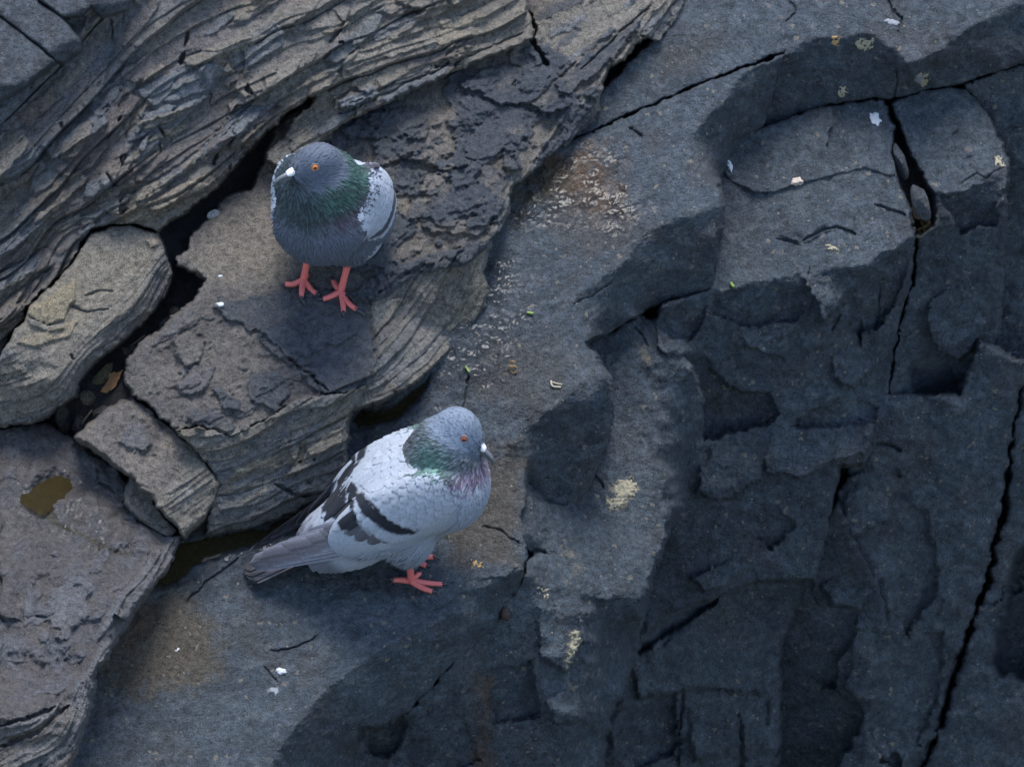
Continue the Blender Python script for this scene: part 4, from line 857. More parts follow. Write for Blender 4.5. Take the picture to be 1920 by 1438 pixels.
slabC = build_rock('shale_slab', P_C, table(C_PL, C_TOP, 0.95, 7), [mottle(TAN, 120, 0.08, 0.2, 0.35, 3, -0.5, 1.8), mottle((0.105, 0.092, 0.083), 60, 0.0, 0.2, 0.5, 6),
      tint([(350, 470), (500, 340), (560, 480), (480, 520), (380, 520)], (0.16, 0.137, 0.108), 0.75, 34, 24, 3), tint([(500, 330), (520, 230), (640, 170), (660, 220), (560, 300)], TANY, 0.6, 16, 14, 4), tint([(640, 260), (760, 200), (900, 130), (1000, 100), (1100, 130), (960, 320), (930, 430), (760, 480), (720, 400)], (0.15, 0.13, 0.10), 0.55, 30, 30, 15), tint([(950, 60), (1100, -40), (1290, -100), (1200, 60), (1080, 130), (1000, 120)], TAN, 0.75, 30, 30, 5),
      tint([(700, 560), (916, 440), (915, 560), (800, 700), (690, 760), (705, 640)], TAN, 0.6, 20, 16, 6), tint([(740, 320), (790, 275), (830, 330), (800, 380), (750, 360)], TANY, 0.8, 18, 16, 7),
      rough(9, 90, 4, 2), knap(17, 70, 3, 0.6, 0.35, -0.4, 1.5), knap(7, 30, 13, 0.6, 0.35), rough(3.2, 22, 4, 3), rough(1.7, 9, 3, 4),
      strata(C_SIDE, [(38, 22, 120), (16, 9, 60), (7, 3, 30)], 24, (0.6, -0.8), side_mask, [TAN, GREYSH, (0.17, 0.15, 0.115), (0.12, 0.115, 0.105), TAN, (0.14, 0.12, 0.10)], 0.6),
      # torn dark skin
      flake([(400, 574), (408, 556), (440, 562), (520, 545), (600, 540), (690, 560), (694, 610), (706, 690), (680, 735), (640, 742), (600, 732), (585, 700), (560, 690), (545, 672), (480, 618), (470, 622), (425, 598)], 11.2, (0.0, 0.0), 2.5, 5, 31, CRUST, 0.5, 0.9, 2.5),
      flake([(480, 618), (540, 600), (575, 640), (590, 680), (560, 690), (520, 670), (488, 645)], 11.2, (0, .04), 2.5, 4, 32, CRUST, 0.4, 0.8, 2), flake([(560, 690), (620, 680), (690, 700), (660, 738), (610, 740), (580, 725)], 12.8, (0, .06), 2.5, 4, 33, CRUST, 0.4, 0.7, 2),
      flake([(640, 560), (720, 505), (800, 478), (870, 465), (850, 482), (790, 500), (740, 525), (700, 560)], 14.4, (0, .05), 3, 4, 34, CRUST, 0.4, 0.8, 2),
      flake([(860, 160), (900, 130), (950, 120), (1010, 130), (1060, 150), (1070, 200), (1030, 215), (985, 195), (940, 198), (900, 175)], 16, (0, .08), 2.5, 5, 35, CRUST, 0.5, 0.85, 2),
      flake([(1060, 180), (1130, 130), (1170, 90), (1205, 40), (1190, 40), (1130, 80), (1070, 130), (1040, 160)], 14.4, (0, 0), 2.5, 5, 36, CRUST, 0.5, 0.85, 2),
      flake([(740, 290), (800, 270), (860, 285), (880, 310), (840, 322), (800, 312), (770, 300)], 14.4, (0, .1), 2.5, 4, 37, (0.10, .09, .08), 0.5, 0.7, 2), flake([(700, 270), (740, 255), (775, 285), (740, 305), (700, 315)], 12.8, (0, .08), 2.5, 4, 38, CRUST, 0.4, 0.8, 2),
      flake([(790, 320), (850, 318), (900, 300), (950, 320), (945, 390), (900, 440), (820, 440), (760, 400), (785, 340)], 9.6, (0, .02), 3, 6, 39, CRUST, 0.4, 0.75, 3), flake([(640, 240), (700, 212), (760, 195), (800, 215), (805, 260), (740, 262), (650, 262)], 11.2, (0, .02), 3, 6, 40, CRUST, 0.4, 0.75, 3),
      crust(CRUST, 9, 85, -0.06, 5, 0.92, UPREG, 5, 3.0), crust((0.085, 0.08, 0.08), 5, 60, 0.13, 8, 0.7, [(250, 700), (350, 580), (480, 620), (600, 720), (520, 770), (420, 800), (320, 780)]),
      flake([(945, 275), (965, 270), (982, 318), (950, 322), (942, 305)], 19.2, (0, .1), 2.5, 2, 41, CRUST, 0.3, 0.9, 1),
      # knobs and hollows on the brown flat
      flake([(322, 636), (350, 620), (385, 640), (375, 680), (350, 690), (330, 665)], 14.4, (0, .06), 4, 4, 42), flake([(330, 720), (380, 690), (405, 680), (395, 720), (360, 745), (335, 735)], 12.8, (0, .06), 4, 4, 43, (0.09, .085, .085)), flake([(395, 728), (410, 722), (452, 755), (450, 770), (420, 768)], 11.2, (0, .05), 3, 3, 44, CRUST),
      flake([(470, 700), (520, 690), (548, 735), (520, 768), (478, 760), (462, 730)], 9.6, (0, .03), 3, 5, 45, CRUST, 0.4, 0.8, 2), flake([(350, 770), (400, 765), (440, 795), (430, 812), (390, 805), (360, 795)], 9.6, (0, .04), 3, 5, 46, CRUST, 0.4, 0.6, 2),
      dent([(290, 660), (325, 640), (345, 690), (320, 705), (295, 690)], 10, 16, 5, 3), dent([(420, 680), (470, 690), (460, 720), (425, 712)], 7, 12, 5, 4), pits(160, [(250, 700), (330, 600), (480, 640), (640, 740), (520, 770), (400, 790), (310, 770)], (2, 7), 0.5, 3), pits(200, UPREG, (2, 9), 0.6, 4),
      plates(70, UPREG, None, -0.5, (20, 70), (1.3, 2.4), (3, 8), 7, 5, [CRUST, (0.12, .105, .09), CRUST], 1.0), plates(40, [(500, 330), (520, 230), (640, 180), (650, 220), (580, 290)], None, -0.7, (20, 46), (1.6, 3), (4, 9), 9, 3, [TANY, TAN], 1.0),
      plates(40, [(960, 60), (1080, -40), (1290, -100), (1250, 40), (1130, 110), (1050, 130)], None, -0.65, (24, 80), (2, 4), (3, 8), 10, 4, [TAN, GREYSH, CRUST], 1.0),
      crack([(990, 25), (997, 42), (1003, 58), (997, 72), (1006, 92), (1018, 108), (1026, 122)], 6, 40, 2, 51, False), crack([(1203, 68), (1222, 80), (1236, 88)], 6, 22, 1.5, 52), crack([(1090, 130), (1150, 75), (1220, 10)], 3, 10, 2, 53), crack([(540, 670), (580, 700), (620, 738)], 3, 12, 3, 54)],
      mat=M_SHALE, color=(0.082, 0.072, 0.066), speck=1.0, seed=101, rnd_r=7, edge=4, skirt=190)
tag(slabC, 'broad brown shale slab with torn dark skin that the dark pigeon stands on', 'rock slab')

# layered front course under that slab
P_L = [(330, 808), (367, 802), (400, 806), (433, 816), (473, 799), (520, 775), (547, 756), (600, 742), (640, 740), (690, 720), (672, 752), (655, 772), (650, 800), (648, 840), (650, 880), (640, 930), (580, 940), (550, 960), (517, 970), (467, 990), (417, 997), (385, 1003), (395, 950), (413, 910), (400, 887), (378, 857), (368, 843)]
L_BED = bedding([(0, [(390, 1000), (467, 990), (550, 958), (640, 925)]), (60, [(400, 930), (470, 915), (560, 870), (640, 830)]), (120, [(375, 850), (433, 850), (520, 810), (600, 775), (690, 715)])])
slabL = build_rock('shale_slab', P_L, plane(22, -0.30, -0.35, 433, 817), [mottle(TAN, 60, -0.05, 0.2, 0.6, 3, -0.5, 3), strata(L_BED, [(40, 22, 130), (16, 9, 60), (7, 3.5, 34)], 25, None, None, [TAN, GREYSH, (0.15, 0.13, 0.10), (0.10, 0.10, 0.10), TAN, (0.13, 0.115, 0.095)], 0.55),
      plates(60, P_L, None, -0.5, (20, 70), (2.4, 5), (3, 7), 5, 3, [TAN, GREYSH, TANY], 1.0), rough(3, 30, 4, 3), rough(1.2, 9, 3, 4, 'ridged', -0.5, 2.5),
      flake([(575, 845), (620, 810), (645, 800), (640, 830), (600, 850), (580, 855)], 9, (0, .05), 2, 3, 5, TANY), crack([(515, 905), (550, 925), (580, 930)], 5, 18, 2, 6),
      tint([(400, 960), (550, 920), (640, 900), (600, 960), (480, 1000), (390, 1010)], (0.09, 0.09, 0.09), 0.7, 16, 16, 6), wetness([(380, 985), (560, 940), (640, 920), (620, 980), (380, 1020)], 0.6, 14, 10, 3)],
      mat=M_SHALE, color=(0.14, 0.122, 0.098), speck=0.3, seed=111, rnd_r=8, edge=3.5, skirt=170)
tag(slabL, 'finely layered lower shale course between the broken block and the pale pigeon', 'rock slab')

# tan block left of the slab
P_M = [(-240, 750), (0, 676), (22, 640), (30, 618), (47, 606), (55, 580), (85, 548), (115, 522), (145, 486), (152, 468), (172, 438), (215, 424), (255, 427), (296, 440), (303, 455), (318, 498), (324, 517), (317, 540), (293, 577), (262, 610), (233, 637), (200, 662), (167, 687), (150, 713), (143, 743), (110, 758), (90, 780), (50, 792), (0, 800), (-240, 850)]
M_TOP = [(-240, 660), (0, 640), (20, 655), (60, 700), (100, 700), (145, 660), (200, 600), (250, 545), (285, 500), (302, 448), (290, 420), (200, 400), (130, 440), (0, 560), (-240, 600)]
M_BED = bedding([(0, [(0, 800), (90, 780), (143, 743), (167, 687), (233, 637), (293, 577), (324, 517)]), (70, [(-20, 735), (70, 705), (130, 655), (190, 590), (250, 535), (300, 470)]), (150, [(-20, 640), (60, 590), (130, 520), (210, 450), (260, 410)])])
def m_side(c): return sstep(-4, 14, -poly_sd(M_TOP, c.X, c.Y)) * 0.85 + 0.15
blockM = build_rock('shale_block', P_M, table(plane(-115, -0.12, 0.5, 180, 540), M_TOP, 1.35, 7), [mottle(TAN, 90, -0.2, 0.25, 0.7, 3), tint([(150, 470), (300, 440), (290, 500), (180, 590), (60, 640), (20, 640), (110, 530)], (0.185, 0.16, 0.118), 0.7, 20, 16, 3), tint([(60, 620), (150, 520), (170, 560), (110, 650)], TANY, 0.5, 14, 12, 4),
      strata(M_BED, [(36, 16, 130), (15, 8, 60), (7, 3.5, 30)], 35, None, m_side, [TAN, (0.12, 0.12, 0.122), (0.17, 0.15, 0.12), (0.10, 0.10, 0.105), TAN], 0.55), rough(8, 70, 4, 2), knap(12, 80, 5, 0.6, 0.3, -0.6, 1.6), rough(2.4, 16, 4, 3), rough(1.4, 8, 3, 4),
      flake([(45, 580), (110, 545), (145, 520), (140, 560), (118, 600), (90, 610), (60, 598)], 8, (0, .02), 2.5, 3, 5, (0.22, .18, .11)), flake([(50, 595), (90, 610), (120, 606), (120, 618), (85, 622), (55, 608)], 9, (0, 0), 2.5, 2, 6, TAN), flake([(25, 642), (80, 622), (150, 600), (130, 632), (60, 650)], 7, (0, .03), 2.5, 3, 7, (0.2, .165, .11)),
      flake([(270, 450), (292, 446), (300, 458), (282, 466)], 5, (0, 0), 2, 2, 8, (0.25, .2, .15)), crack([(160, 555), (185, 545), (215, 547)], 2.5, 7, 1, 5), crack([(130, 572), (160, 585), (205, 580)], 3, 8, 1.5, 6), crack([(133, 662), (137, 675)], 3, 9, 1, 7),
      dent([(15, 690), (80, 670), (110, 690), (60, 720), (10, 715)], 10, 16, 4, 3)], mat=M_SHALE, color=(0.122, 0.108, 0.092), speck=0.5, seed=121, rnd_r=12, edge=3, skirt=170)
tag(blockM, 'rounded tan shale block wedged between the wall and the brown slab', 'rock')

# small broken block
P_S = [(250, 748), (268, 761), (320, 801), (366, 841), (377, 858), (398, 886), (413, 907), (397, 948), (380, 972), (347, 1004), (331, 985), (293, 948), (290, 930), (270, 920), (246, 892), (233, 883), (200, 855), (148, 821), (166, 803), (206, 770), (223, 757)]
S_TOP = [(250, 738), (268, 755), (320, 795), (368, 840), (340, 880), (308, 915), (292, 935), (240, 900), (140, 830), (150, 800), (215, 750)]
blockS = build_rock('shale_block', P_S, table(plane(18, -0.1, 0.66, 270, 820), S_TOP, 0.75, 8), [mottle((0.155, 0.13, 0.105), 60, 0, 0.2, 0.6, 3), tint([(300, 930), (370, 860), (415, 905), (345, 1010)], TAN, 0.8, 14, 12, 3), tint([(330, 900), (365, 900), (360, 945), (335, 950)], (0.2, .2, .195), 0.6, 12, 10, 4),
      flake([(235, 800), (265, 785), (285, 830), (270, 850), (240, 845), (225, 830)], 12, (0, .05), 6, 6, 5, (0.09, .088, .09)), dent([(265, 800), (285, 798), (300, 830), (285, 835)], 8, 10, 4, 3), rough(6, 60, 4, 2), knap(18, 60, 2, 0.6), knap(7, 26, 12), rough(2.6, 14, 4, 4), rough(1.5, 8, 3, 5),
      strata(lambda X, Y: -Y * 0.8 - X * 0.55, [(16, 7, 60), (7, 3, 30)], 45, None, lambda c: sstep(0, 12, -poly_sd(S_TOP, c.X, c.Y)), [TAN, (0.15, .13, .1)], 0.4), pits(50, S_TOP, (2, 6), 0.5, 5)], mat=M_SHALE, color=(0.102, 0.088, 0.078), speck=0.9, seed=131, rnd_r=9, edge=3, skirt=140)
tag(blockS, 'small broken brown rock block with pale front between the puddle boulder and the slab', 'rock')

# wedge stone
P_WD = [(247, 898), (264, 904), (288, 925), (287, 942), (310, 972), (330, 995), (318, 1008), (285, 990), (262, 975), (234, 944), (240, 915)]
wedge = build_rock('shale_block', P_WD, plane(30, -0.2, 0.3, 275, 940), [rough(8, 40, 4, 2), knap(10, 40, 2), rough(2, 12, 4, 4)], mat=M_SHALE, color=(0.115, 0.10, 0.088), speck=0.5, seed=137, rnd_r=8, edge=2, skirt=90)
tag(wedge, 'little wedge stone stuck beside the puddle boulder under the small broken block', 'stone')

# boulder with the puddle
P_G = [(-240, 800), (0, 804), (60, 796), (88, 793), (105, 806), (140, 826), (166, 848), (212, 874), (240, 904), (237, 920), (230, 942), (262, 977), (286, 992), (310, 1003), (335, 1003), (328, 1030), (316, 1062), (290, 1092), (273, 1111), (247, 1151), (217, 1198), (193, 1235), (175, 1255), (172, 1295), (160, 1345), (140, 1400), (120, 1450), (60, 1650), (-240, 1650)]
G_TOP = [(-240, 790), (90, 780), (175, 845), (250, 900), (300, 990), (318, 1005), (285, 1040), (262, 1050), (262, 1075), (215, 1120), (195, 1155), (178, 1190), (178, 1230), (150, 1265), (110, 1310), (60, 1340), (0, 1338), (-240, 1330)]
GPL = plane(72, -0.05, 1.15, 150, 1000)
PUD = [(42, 930), (62, 905), (85, 890), (105, 882), (128, 890), (138, 905), (142, 922), (122, 938), (100, 952), (75, 962), (58, 952), (45, 942)]
PUD2 = [(80, 958), (98, 955), (110, 975), (135, 988), (150, 998), (175, 1010), (205, 1025), (230, 1035), (248, 1036), (240, 1044), (205, 1034), (165, 1014), (130, 996), (98, 985), (86, 972)]
G_BED = bedding([(0, [(320, 1020), (262, 1120), (215, 1200), (175, 1260), (140, 1380)]), (50, [(285, 1020), (225, 1100), (180, 1190), (150, 1270), (60, 1400)]), (110, [(0, 1345), (70, 1330), (130, 1250), (170, 1160), (240, 1050)])])
def g_side(c): return sstep(-2, 12, -poly_sd(G_TOP, c.X, c.Y))
boulder = build_rock('boulder', P_G, table(GPL, G_TOP, 1.0, 8), [mottle((0.088, 0.076, 0.070), 110, 0.0, 0.2, 0.6, 3), mottle((0.075, 0.074, 0.078), 60, 0.10, 0.12, 0.65, 5),
      rough(32, 120, 4, 2), knap(60, 105, 2, 0.8, 0.3), knap(20, 46, 12, 0.8, 0.3), rough(5.5, 26, 4, 4), rough(1.8, 9, 3, 5),
      dent([(-40, 1290), (0, 1215), (60, 1215), (95, 1250), (90, 1310), (20, 1330)], 22, 24, 6, 3), dent([(108, 1225), (160, 1225), (165, 1260), (120, 1280)], 14, 14, 5, 4), flake([(90, 1110), (140, 1080), (175, 1090), (165, 1160), (120, 1200), (90, 1160)], 7, (0.02, .05), 5, 8, 5, (0.10, .10, .105)),
      dent([(60, 1080), (100, 1060), (110, 1140), (80, 1190), (60, 1150)], 8, 16, 8, 5), crust((0.085, 0.085, 0.09), 5, 55, 0.10, 9, 0.8, [(60, 1060), (200, 980), (300, 960), (240, 1090), (170, 1180), (130, 1290), (40, 1300)]),
      tint([(-20, 1195), (40, 1195), (30, 1240), (-20, 1250)], (0.08, .083, .09), 0.8, 10, 12, 6), tint([(90, 1200), (130, 1195), (110, 1260), (85, 1250)], (0.08, .083, .09), 0.8, 10, 12, 7),
      strata(G_BED, [(26, 14, 120), (11, 7, 50), (6, 3, 26)], 55, (0.5, -0.85), g_side, [(0.15, .13, .105), GREYSH, (0.11, .1, .095), (0.16, .14, .115)], 0.6),
      crack([(0, 1360), (60, 1345), (105, 1325)], 6, 22, 3, 3), crack([(0, 1400), (70, 1370), (130, 1320)], 6, 20, 3, 4), crack([(65, 1155), (90, 1157), (102, 1150)], 3, 9, 1, 5), crack([(255, 925), (275, 940), (280, 960)], 3, 9, 2, 6), crack([(185, 905), (205, 912), (215, 925)], 4, 12, 2, 7), crack([(-10, 1150), (10, 1165)], 4, 10, 1, 8),
      flatten(PUD, plane(GPL(90, 925) - 5, 0.0, 1.36, 90, 925), 12, 5, 3), dent(PUD2, 3, 6, 2, 4), wetness(PUD2, 1.0, 4, 4, 9, 0.0), tint(PUD2, (0.05, 0.042, 0.022), 0.7, 3, 3, 5), wetness([(20, 890), (110, 860), (170, 900), (260, 1040), (180, 1040), (90, 1000), (20, 970)], 0.5, 16, 14, 5, 0.5), pits(120, G_TOP, (2, 8), 0.5, 6)],
      mat=M_SHALE, color=(0.068, 0.061, 0.058), speck=0.8, seed=141, rnd_r=12, edge=3.5, skirt=200)
tag(boulder, 'big rounded brown boulder with a small puddle on its top', 'boulder')

# the mass of rock behind all joints and crevices
def backing():
    st = 10; Wd = WMAP[::5, ::5].copy()
    ys = (GY0 + GS * 5 * np.arange(Wd.shape[0]))[:, None]; xs = (GX0 + GS * 5 * np.arange(Wd.shape[1]))[None, :]
    hole = Wd < -1e8; f = Wd.copy(); wt = (~hole).astype(np.float32); f[hole] = 0
    for r in (4, 12, 40):
        bw = blur(wt, r); bf = blur(f * wt, r)
        fill = bf / np.maximum(bw, 1e-4); ok = bw > 0.02
        Wd = np.where(hole & ok, fill, Wd); hole = hole & ~ok
        if not hole.any(): break
    Wd[hole] = -600
    mn = Wd
    for _ in range(5):
        p = np.pad(mn, 1, mode='edge'); mn = np.minimum.reduce([p[1:-1, 1:-1], p[:-2, 1:-1], p[2:, 1:-1], p[1:-1, :-2], p[1:-1, 2:]])
    W = blur(mn, 2.5) - 95
    X, Y = np.broadcast_arrays(xs, ys)
    # outwards the rock goes on for some metres
    ex = np.concatenate([[-9000, -4000, -1500, -600], xs[0], [2800, 4200, 7000, 12000]]); ey = np.concatenate([[-9000, -4000, -1500, -600], ys[:, 0], [2300, 3600, 6000, 11000]])
    Wp = np.pad(W, 4, mode='edge'); EX, EY = np.meshgrid(ex, ey)
    far = np.maximum(np.maximum(-250 - EX, EX - 2170), 0) * 0.25 + np.maximum(np.maximum(-230 - EY, EY - 1690), 0) * 0.4
    Wp = Wp - far + 12 * fbm(EX / 60.0, EY / 60.0, 4, 77)
    V = unproj(EX.ravel(), EY.ravel(), Wp.ravel()); n = EX.shape[1]
    I = np.arange(EX.size).reshape(EX.shape)
    F = np.stack([I[1:, :-1].ravel(), I[1:, 1:].ravel(), I[:-1, 1:].ravel(), I[:-1, :-1].ravel()], 1)
    o = new_mesh('bedrock', V, F, M_BASALT, cols=np.tile(np.array([[0.05, 0.05, 0.052, 0.2]]), (len(V), 1)), wet=np.full(len(V), 0.25))
    tag(o, kind='structure', label='dark bedrock showing at the bottom of cracks and crevices', cat='rock')
    return Wp[4:-4, 4:-4]
BACK = backing()
_bk = np.kron(BACK, np.ones((5, 5), np.float32))[:GNY, :GNX]
WMAP = np.maximum(WMAP, _bk)

# ------------------------------------------------------------------ pigeons
def feather_material():
    m = bpy.data.materials.new('feather'); m.use_nodes = True; nt = m.node_tree; L = nt.links.new; b = nt.nodes['Principled BSDF']
    att = N(nt, 'ShaderNodeAttribute', attribute_name='col'); geo = N(nt, 'ShaderNodeNewGeometry')
    n = N(nt, 'ShaderNodeTexNoise'); n.inputs['Scale'].default_value = 420; n.inputs['Detail'].default_value = 4; L(geo.outputs['Position'], n.inputs['Vector'])
    mr = N(nt, 'ShaderNodeMapRange'); mr.inputs[1].default_value = 0.3; mr.inputs[2].default_value = 0.7; mr.inputs[3].default_value = 0.84; mr.inputs[4].default_value = 1.14; L(n.outputs[0], mr.inputs[0])
    cx = N(nt, 'ShaderNodeCombineXYZ')
    for i in range(3): L(mr.outputs[0], cx.inputs[i])
    mx = N(nt, 'ShaderNodeMix', data_type='RGBA', blend_type='MULTIPLY'); mx.inputs[0].default_value = 1.0; L(att.outputs['Color'], mx.inputs[6]); L(cx.outputs[0], mx.inputs[7])
    L(mx.outputs[2], b.inputs['Base Color'])
    k = N(nt, 'ShaderNodeMath', operation='MULTIPLY'); L(att.outputs['Alpha'], k.inputs[0]); k.inputs[1].default_value = 0.55; L(k.outputs[0], b.inputs['Metallic'])
    r = N(nt, 'ShaderNodeMapRange'); r.inputs[3].default_value = 0.72; r.inputs[4].default_value = 0.38; L(att.outputs['Alpha'], r.inputs[0]); L(r.outputs[0], b.inputs['Roughness'])
    b.inputs['Specular IOR Level'].default_value = 0.25
    b.inputs['Sheen Weight'].default_value = 0.03; b.inputs['Sheen Roughness'].default_value = 0.5
    bp = N(nt, 'ShaderNodeBump'); bp.inputs['Strength'].default_value = 0.25; bp.inputs['Distance'].default_value = 0.0006; L(n.outputs[0], bp.inputs['Height']); L(bp.outputs[0], b.inputs['Normal'])
    return m
M_FEATHER = feather_material()
M_SKIN = plain('leg_skin', (0.56, 0.13, 0.11), 0.5, 0.4, 0.5, 900, 0.25)
M_CLAW = plain('claw_horn', (0.022, 0.022, 0.026), 0.3, 0.5, 0.1, 400, 0.3)
M_BEAK = plain('beak_horn', (0.10, 0.105, 0.115), 0.35, 0.5, 0.1, 500, 0.3)
M_CERE = plain('white_cere', (0.72, 0.71, 0.70), 0.6, 0.3, 0.3, 900, 0.12)
M_PUPIL = plain('eye_pupil', (0.004, 0.004, 0.004), 0.05, 0.6, 0, 300, 0.1)
M_LID = plain('eye_rim', (0.16, 0.165, 0.18), 0.6, 0.3, 0.1, 700, 0.2)

TH = math.radians(34)
AA = np.array([math.cos(TH), 0, math.sin(TH)]); PP = np.array([-math.sin(TH), 0, math.cos(TH)]); YY = np.array([0.0, 1.0, 0.0])
CB = np.array([-0.016, 0, 0.080])

def smin(a, b, k):
    h = np.clip(0.5 + 0.5 * (b - a) / k, 0, 1)
    return b + (a - b) * h - k * h * (1 - h)

def ell(P, c, r, ax):
    q = P - np.asarray(c); d = np.stack([q @ ax[0] / r[0], q @ ax[1] / r[1], q @ ax[2] / r[2]], -1)
    k0 = np.sqrt((d * d).sum(-1)); k1 = np.sqrt(((d / np.array(r)) ** 2).sum(-1)) + 1e-9
    return k0 * (k0 - 1) / k1

AA0, PP0 = AA.copy(), PP.copy(); PLAN = {}
BA = (AA, YY, PP); WA = (np.array([1.0, 0, 0]), YY, np.array([0, 0, 1.0]))

class Bird: pass

def bird_sdf(b):
    Hc = b.Hc
    def f(P, trunk=False):
        d = ell(P, CB + PP * 0.005 + AA * 0.004, (0.074, 0.050, 0.0445), BA)
        for e in ((np.array([0.026, 0, 0.100]), (0.040, b.breast, 0.044), WA), (CB - AA * 0.064 + PP * 0.012, (0.042, 0.030, 0.019), BA)) if trunk else ((np.array([0.026, 0, 0.100]), (0.040, b.breast, 0.044), WA), (np.array([0.024, 0, 0.136]), (b.neck, b.neck, 0.034), WA),
                  (CB - AA * 0.064 + PP * 0.012, (0.042, 0.030, 0.019), BA), (np.array([-0.013, 0, 0.057 + b.belly]), (0.034, 0.040 * b.fat, 0.031), WA),
                  (np.array([-0.010, 0.020, 0.045 + b.belly]), (0.018, 0.017, 0.022), WA), (np.array([-0.010, -0.020, 0.045 + b.belly]), (0.018, 0.017, 0.022), WA)):
            d = smin(d, ell(P, *e), 0.014)
        for s in (1, -1):
            d = smin(d, ell(P, CB + AA * 0.000 + YY * s * (0.036 * b.fat + b.wingout) + PP * 0.011, (0.072, 0.019, 0.035), BA), 0.006)
        if trunk: return d
        d = smin(d, ell(P, Hc, (0.0212, 0.0170, 0.0172), (b.hf, b.hs, b.hu)), 0.012)
        d = smin(d, ell(P, Hc + b.hf * 0.014 - b.hu * 0.005, (0.013, 0.0095, 0.0095), (b.hf, b.hs, b.hu)), 0.008)
        return d
    return f

def grad(f, P, e=6e-4):
    g = np.stack([f(P + np.eye(3)[i] * e) - f(P - np.eye(3)[i] * e) for i in range(3)], -1)
    return g / (np.linalg.norm(g, axis=-1, keepdims=True) + 1e-9)

def tube(path, radii, nseg=10, sub=4, ripple=0.0, rip_n=10):
    p = np.asarray(path, float); r = np.asarray(radii, float); n = len(p)
    pe = np.vstack([2 * p[0] - p[1], p, 2 * p[-1] - p[-2]]); pts = []; rr = []
    for i in range(n - 1):
        for k in range(sub):
            t = k / sub; a, b, c, d = pe[i], pe[i + 1], pe[i + 2], pe[i + 3]
            pts.append(0.5 * ((2 * b) + (c - a) * t + (2 * a - 5 * b + 4 * c - d) * t * t + (3 * b - a - 3 * c + d) * t ** 3)); rr.append(r[i] * (1 - t) + r[i + 1] * t)
    pts.append(p[-1]); rr.append(r[-1]); pts = np.array(pts); rr = np.array(rr)
    if ripple: rr = rr * (1 + ripple * np.cos(np.linspace(0, 2 * np.pi * rip_n, len(rr))))
    tg = np.gradient(pts, axis=0); tg /= np.linalg.norm(tg, axis=1, keepdims=True) + 1e-12
    ref = np.array([0.31, 0.22, 0.93]); V = []
    for q, t, w in zip(pts, tg, rr):
        a = np.cross(t, ref); a /= np.linalg.norm(a) + 1e-12; c = np.cross(t, a)
        an = np.linspace(0, 2 * np.pi, nseg, endpoint=False)
        V.append(q + w * (np.cos(an)[:, None] * a + np.sin(an)[:, None] * c))
    m = len(pts); V = np.vstack(V + [pts[:1], pts[-1:]])
    F = []; T3 = []
    for i in range(m - 1):
        for k in range(nseg): F.append((i * nseg + k, i * nseg + (k + 1) % nseg, (i + 1) * nseg + (k + 1) % nseg, (i + 1) * nseg + k))
    for k in range(nseg):
        T3.append((m * nseg, (k + 1) % nseg, k)); T3.append((m * nseg + 1, (m - 1) * nseg + k, (m - 1) * nseg + (k + 1) % nseg))
    return V, F, T3

def merge(parts):
    V = []; F4 = []; F3 = []; o = 0
    for v, f, t in parts:
        V.append(v); F4 += [tuple(i + o for i in q) for q in f]; F3 += [tuple(i + o for i in q) for q in t]; o += len(v)
    return np.vstack(V), [np.array(F4), np.array(F3)] if F3 else [np.array(F4)]

def ball(c, r, ax=None, nu=20, nv=12):
    ax = ax or (np.array([1.0, 0, 0]), np.array([0, 1.0, 0]), np.array([0, 0, 1.0])); r = (r, r, r) if np.isscalar(r) else r
    V = []; F = []
    for j in range(nv + 1):
        for i in range(nu):
            a = 2 * math.pi * i / nu; t = math.pi * j / nv
            V.append(c + ax[0] * r[0] * math.cos(t) + ax[1] * r[1] * math.sin(t) * math.cos(a) + ax[2] * r[2] * math.sin(t) * math.sin(a))
    for j in range(nv):
        for i in range(nu): F.append((j * nu + i, j * nu + (i + 1) % nu, (j + 1) * nu + (i + 1) % nu, (j + 1) * nu + i))
    return np.array(V), F, []

